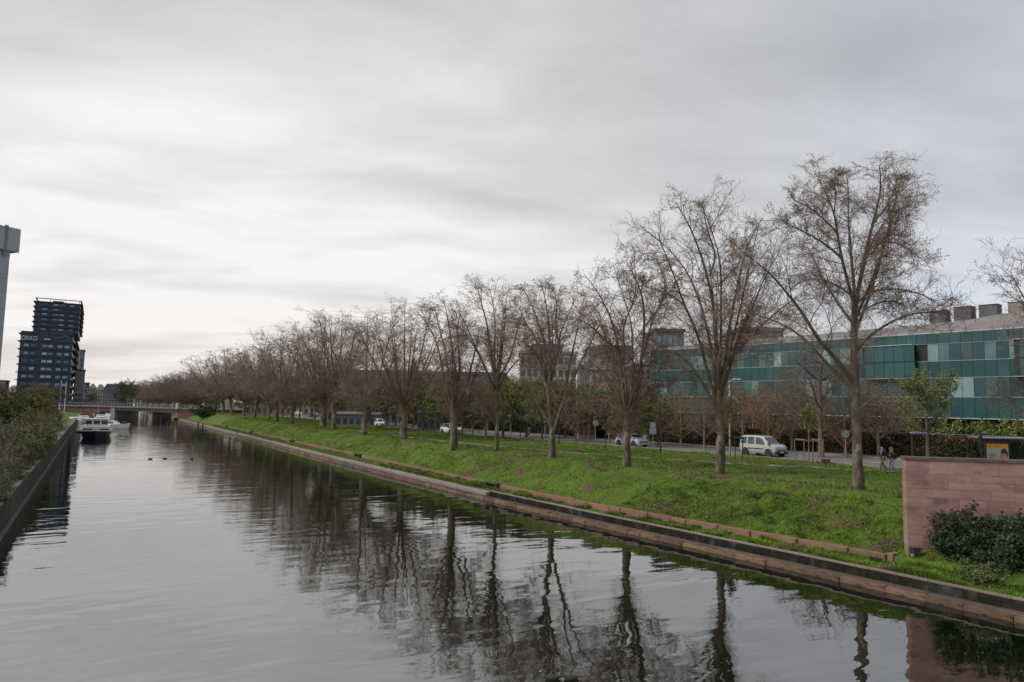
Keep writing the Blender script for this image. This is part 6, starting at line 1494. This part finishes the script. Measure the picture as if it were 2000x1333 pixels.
for px, py, rz, lab in [(294, 897, .3, 'small dark duck on the open water, left of the pair'), (321, 896, 2.8, 'small dark duck near the tree reflections, right of the pair'), (375, 897, 1.2, 'tiny dark duck swimming inside the far tree reflections'), (1077, 1324, 2.6, 'dark coot-like bird at the bottom edge of the picture'), (1113, 1325, 2.9, 'smaller dark water bird just right of the bottom one')]:
    p = onz(px, py, .03); e = empty('duck', (p[0], p[1], -.005), rz, label=lab, cat='duck', group='water birds on the canal'); e.scale = (1.15,)*3 if px < 400 else (.95,)*3
    link('body', dm, e); link('bill', dbm, e); link('tail', tlm, e)

# flagpoles by the hotel
for k, (px, y0, y1) in enumerate([(117, 786, 745), (127, 786, 747)]):
    p = ondep(px, y0, 230); h = float(ondep(px, y1, 230)[2])-2.0
    e = empty('flagpole', (p[0], p[1], 2.0), 0, label=('left' if k == 0 else 'right')+' one of two bare white poles in front of the dark hotel tower', cat='pole', group='bare poles before the hotel tower')
    MB().cyl((0, 0, 0), (0, 0, h), .16, .08, 7).build('pole', mSignW, e); MB().ball((0, 0, h), .16).build('finial', mSignW, e)

# ------------------------------------------------------------------ shrubs along the left quay wall
sA_ = bushmesh('grey_twig_bush', 501, 2.2, 1.9, 22, 12, 8, 5200, .055, mLeafGy, mTwig, mLeafO)
sB_ = bushmesh('green_bush', 502, 2.0, 1.6, 16, 9, 7, 9000, .065, mLeafG, mBranch, mLeafGy)
sC_ = bushmesh('rust_bush', 503, 1.9, 1.8, 18, 10, 7, 7000, .06, mLeafB, mTwig, mLeafY)
sD_ = bushmesh('olive_bush', 504, 2.3, 2.0, 20, 11, 8, 7500, .06, mLeafO, mTwig, mLeafG)
sY_ = bushmesh('yellow_bush', 505, 2.6, 2.4, 18, 9, 7, 9000, .085, mLeafY, mBranch, mLeafO)
sL_ = bushmesh('low_cover', 506, .8, 1.3, 18, 8, 6, 4200, .05, mLeafG, mTwig, mLeafGy)
def at_depth_z(px, D): # ground point under a column at distance
    p = ondep(px, 900, D); return (float(p[0]), float(p[1]))
lb = [(-4.9, 27, sC_, .95, 'rust and yellow leafed bush nearest the viewer on the left bank'), (-6.4, 30, sD_, .85, 'olive-brown bush behind the nearest rust-coloured one'), (-4.6, 31.5, sL_, 1.1, 'low green creeper bush hanging at the left wall top'), (-5.2, 35, sC_, 1.0, 'orange-brown bush with green tips on the left bank'),
      (-6.9, 38, sB_, .85, 'dark green bush beside the pale footpath'), (-4.8, 39.5, sA_, .95, 'grey twiggy bush spilling toward the left wall'), (-6.2, 43.5, sD_, .95, 'olive bush in the middle of the left bank hedge line'), (-4.8, 44.5, sA_, .95, 'second grey twiggy bush against the left wall'), (-4.9, 49, sB_, .9, 'green bush between two grey twiggy ones on the left wall'),
      (-6.4, 49, sA_, 1.1, 'tall grey-brown bush by the end of the pale footpath'), (-5.0, 54, sA_, 1.05, 'third grey twiggy bush leaning over the left wall'), (-5.0, 59.5, sD_, 1.05, 'brownish bush leaning over the left wall'), (-6.5, 57, sA_, 1.3, 'tallest grey twiggy bush of the left bank'), (-4.9, 65, sD_, 1.15, 'olive bush behind the brownish leaning one'),
      (-4.8, 71, sB_, 1.2, 'bright green bush, farthest but one before the pontoon'), (-6.8, 67, sA_, 1.45, 'wide grey thicket above the bright green bush'), (-4.8, 79, sB_, 1.5, 'bright green tall bush at the pontoon end'), (-7.0, 80, sA_, 1.55, 'grey-brown thicket behind the bright green tall bush'), (-5.2, 90, sC_, 1.5, 'reddish bush near the pontoon'), (-6.6, 101, sD_, 1.6, 'brownish bush beyond the reddish one'), (-5.6, 116, sA_, 1.7, 'grey bush at the far end of the left bank'), (-6.5, 138, sC_, 2.0, 'purple-brown bush by the brick abutment'), (-8, 160, sD_, 2.2, 'last brown bush before the brick abutment')]
r = random.Random(17)
for k in range(22):
    y_ = 24+k*3.1+r.uniform(-.6, .6)
    place_bush((-3.95-r.uniform(0, .25), y_, 1.50), sL_, 'low green and grey creeper tufts spilling over the top of the left quay wall', r.uniform(0, 6.28), r.uniform(.45, .75), group='low tufts spilling over the left quay wall')
for x, y, ms, s_, lab in lb:
    zg = 1.5+1.15*min(max((-x-5)/11, 0), 1)
    place_bush((x+(.35 if x > -5.5 else 0), y, zg-.05), ms, lab, r.uniform(0, 6.28), s_*(.74 if y < 60 else .84), group='bushes along the left quay wall')
for px, D, s_, lab in [(12, 118, 2.0, 'yellow-green rounded bush at the far left edge'), (36, 124, 1.8, 'yellow-green rounded bush, middle of the far left clump'), (52, 132, 1.5, 'olive rounded bush, right end of the far left clump')]:
    x, y = at_depth_z(px, D); place_bush((x, y, 2.6), sY_ if px < 45 else sD_, lab, r.uniform(0, 6), s_*1.15, group='rounded bushes on the left lawn', sz=.8)
for px, D, ms, H_, lab in [(95, 190, tB2, 8, 'brown tree in front of the hotel tower foot'), (75, 215, tB, 9, 'brown tree at the left foot of the hotel tower'), (20, 250, tB2, 9, 'brown tree at the far left behind the yellow bushes'), (52, 260, tB, 8, 'small brown tree left of the hotel tower'), (178, 380, tG2, 8, 'green tree right of the slim block across the bridge'), (245, 330, tG, 14, 'slender yellow-green poplar-like tree beyond the bridge')]:
    p = ondep(px, 790, D); place_small((p[0], p[1], 2.0), ms, lab, r.uniform(0, 6), H_/hts[id(ms)], name='budding_tree' if ms in (tB, tB2) else 'leafing_tree')
p = ondep(398, 812, 215); place_bush((p[0], p[1], 1.6), bushmesh('dark_bush', 507, 2.4, 3.0, 18, 9, 7, 6000, .11, mLeafD, mBranch, mLeafG), 'dark evergreen bush at the right end of the bridge', 0, 1.5)
# the evergreen bush in front of the red wall
eb = bushmesh('evergreen_bush', 510, 2.15, 1.45, 22, 11, 8, 15000, .062, mLeafD, mBranch, leafmat('olive_green_leaves', (0.055, 0.085, 0.030), (0.030, 0.050, 0.018)), low=0.06)
eb2 = bushmesh('evergreen_bush_b', 511, 1.8, 1.3, 20, 11, 8, 13000, .062, mLeafD, mBranch, bpy.data.materials['olive_green_leaves'], low=0.04)
for px, py, ms, s_, lab in [(1888, 1112, eb, 1.0, 'dark evergreen bush in front of the red wall, left and tallest part'), (1948, 1126, eb2, 1.1, 'dark evergreen bush in front of the red wall, middle with feathery top'), (2005, 1128, eb2, 1.15, 'dark evergreen bush at the right picture edge below the red wall'), (1925, 1136, sL_, .85, 'low lighter green plant spreading in front of the dark evergreen bushes')]:
    p = onz(px, py, .68); place_bush((p[0], p[1], .60), ms, lab, r.uniform(0, 6), s_, group='evergreen bushes below the red wall')

# ------------------------------------------------------------------ grass blades, weeds, dead leaves (nobody could count them)
def tufts(n, xy, zf, h, g, lean=.5, w=.010, nb=3, spread=.05):
    X, Y = xy; N_ = len(X); base = np.stack([X, Y, zf(X, Y)], -1); out = []
    for k in range(nb):
        a = g.uniform(0, 6.28, N_); b0 = base+np.stack([np.cos(a)*spread, np.sin(a)*spread, np.zeros(N_)-.01], -1)*g.random((N_, 1))
        hh = h*g.uniform(.5, 1.3, N_); d = np.stack([np.cos(a)*lean*hh, np.sin(a)*lean*hh, hh], -1); s_ = np.stack([-np.sin(a), np.cos(a), np.zeros(N_)], -1)*(w*(1+h*3))[:, None] if np.ndim(h) else np.stack([-np.sin(a), np.cos(a), np.zeros(N_)], -1)*w
        out.append(np.stack([b0-s_, b0+s_, b0+d], 1))
    V = np.concatenate(out).reshape(-1, 3); return V, np.arange(len(V)).reshape(-1, 3)
mBlade = pmat('grass_blades', (0.185, 0.265, 0.034), (0.110, 0.170, 0.024), scale=.55, rough=.75, spec=.2, island=.5, coords='World', contrast=(.44, .56), spots=((0.175, 0.135, 0.075), .5, .54, .64), dirt=((0.055, 0.095, 0.016), 1.3, .50, .64))
g = np.random.default_rng(99)
def sample_bank(n, ya, yb, pw):
    Y = ya+(yb-ya)*g.random(n)**pw; a = np.array(wF(Y))+1.04; e = np.array(rnF(Y))-.2; X = a+(e-a)*g.random(n)**1.25; return X, Y
n = 130000; X, Y = sample_bank(n, 6, 190, 2.1)
inlow = (X > wF(Y)+lwF(Y)-.04) & (X < wF(Y)+lwF(Y)+.26)
inlow |= (Y < 18.3) & (X > 33.5)
# keep blades off the worn path and off the red wall
pd = np.full(n, 9.0)
for i in range(len(pathP)-1):
    A_, B_ = pathP[i], pathP[i+1]; ab = B_-A_; t = np.clip(((X-A_[0])*ab[0]+(Y-A_[1])*ab[1])/ab.dot(ab), 0, 1); pd = np.minimum(pd, np.hypot(X-A_[0]-ab[0]*t, Y-A_[1]-ab[1]*t))
wl = (X-WA[0])*(-wd_[1])+(Y-WA[1])*wd_[0]
keep = ~inlow & (pd > .30) & ~((wl > -.1) & (wl < .6) & (X > WA[0]-.1))
X, Y = X[keep], Y[keep]
dens = vnoise(X/1.6, Y/1.9, 21)+.5*vnoise(X/.6, Y/.7, 22); hh = .06+.11*np.clip(dens+.25, 0, 1.5)**1.5+.0006*Y
V, F = tufts(len(X), (X, Y), bankz, hh, g, .55, .008, 4, .07)
link('grass', np_mesh('grass', V, F, mBlade), kind='stuff', label='fresh green grass blades over the bank and verge', cat='grass')
# ragged grass along the coping and against the low wall
Y = g.uniform(8, 70, 24000); side = g.random(24000); X = np.where(side < .55, wF(Y)+1.03+.30*g.random(24000)**2, wF(Y)+lwF(Y)-.06-.22*g.random(24000)**2)
k_ = vnoise(X*0, Y/.9, 31)+.6*vnoise(X*0, Y/.35, 32) > -.05; X, Y = X[k_], Y[k_]
V, F = tufts(len(X), (X, Y), bankz, .10+.10*g.random(len(X))+.16*np.clip(vnoise(X*0, Y/.8, 35), 0, 1), g, .6, .008, 3, .05)
link('grass_fringe', np_mesh('grass_fringe', V, F, mBlade), kind='stuff', label='ragged grass fringe along the coping and low wall', cat='grass')
# dead leaves in drifts on the slope
mDead = pmat('dead_leaves', (0.20, 0.145, 0.095), (0.12, 0.085, 0.06), scale=1.5, rough=.9, island=.45, spec=.1)
n = 60000; Y = 8+92*g.random(n)**1.6; a = np.array(wF(Y)+lwF(Y))+.3; c = np.array(crF(Y))+1.5; X = a+(c-a)*g.random(n)
k_ = (vnoise(X/1.9, Y/2.4, 41)+.55*vnoise(X/.7, Y/.8, 42)) > .34; X, Y = X[k_], Y[k_]
C_ = np.stack([X, Y, bankz(X, Y)+.05+.05*g.random(len(X))], -1); V, F = leafcloud(C_, len(X), .036, g, 1.0, .7)
link('dead_leaves', np_mesh('dead_leaves', V, F, mDead), kind='stuff', label='drifts of brown dead leaves on the slope', cat='leaves')
# lawn on the left
n = 24000; X = -4.2-14*g.random(n); Y = 24+90*g.random(n)**1.4; lz = lambda X, Y: 1.55+1.15*np.clip((-X-5)/11, 0, 1)+.1*vnoise(X/2, Y/2, 3)
k_ = ~((X < -13.1-.05*(Y-30)/3) & (X > -15.8-.05*(Y-30)/3)); X, Y = X[k_], Y[k_]
V, F = tufts(len(X), (X, Y), lz, .12+.12*g.random(len(X)), g, .6, .012, 3, .08)
link('lawn_grass', np_mesh('lawn_grass', V, F, mBlade), kind='stuff', label='rough grass on the left bank lawn', cat='grass')

# denser blades on the strip nearest the viewer, between coping and slope
n = 26000; Y = g.uniform(9, 34, n); X = wF(Y)+1.04+(5.2)*g.random(n)**.9
k_ = ~((X > wF(Y)+lwF(Y)-.04) & (X < wF(Y)+lwF(Y)+.26) & (Y > 18.2)) & ~(((X-WA[0])*(-wd_[1])+(Y-WA[1])*wd_[0] > -.12) & (X > WA[0]-.15) & (Y < 18.0)); X, Y = X[k_], Y[k_]
V, F = tufts(len(X), (X, Y), bankz, .05+.10*np.clip(vnoise(X/.5, Y/.5, 61)+.5, 0, 1.5), g, .6, .008, 4, .06)
link('near_grass', np_mesh('near_grass', V, F, mBlade), kind='stuff', label='grass on the strip between the coping and the slope', cat='grass')
# low weeds in clumps on the slope
n = 9000; Y = 9+60*g.random(n)**1.5; X = np.array(wF(Y)+lwF(Y))+.3+7*g.random(n); k_ = (vnoise(X/.9, Y/.9, 71) > .60) & (X < 41) & ~((Y < 18.2) & (X > WA[0]-.3)); X, Y = X[k_], Y[k_]
C_ = np.stack([X, Y, bankz(X, Y)+.03+.12*g.random(len(X))], -1); V, F = leafcloud(C_, len(X), .075, g, .8, .6)
link('weeds', np_mesh('weeds', V, F, [mLeafG]), kind='stuff', label='low dark green weeds in clumps on the slope', cat='weeds')
# bits of leaf and seed drifting on the water near the right quay
n = 260; Y = 10+70*g.random(n)**1.4; X = np.array(wF(Y))-.15-7*g.random(n)**2.2; a_ = g.uniform(0, 6.28, n); s_ = g.uniform(.02, .05, n)
ca, sa = np.cos(a_)*s_, np.sin(a_)*s_; z_ = np.full(n, .006)
V = np.stack([np.stack([X-ca, Y-sa, z_], -1), np.stack([X+sa*.6, Y-ca*.6, z_], -1), np.stack([X+ca, Y+sa, z_+.01], -1), np.stack([X-sa*.6, Y+ca*.6, z_], -1)], 1).reshape(-1, 3)
link('floating_leaves', np_mesh('floating_leaves', V, np.arange(4*n).reshape(-1, 4), mDead), kind='stuff', label='scattered leaf bits floating near the right quay', cat='leaves')
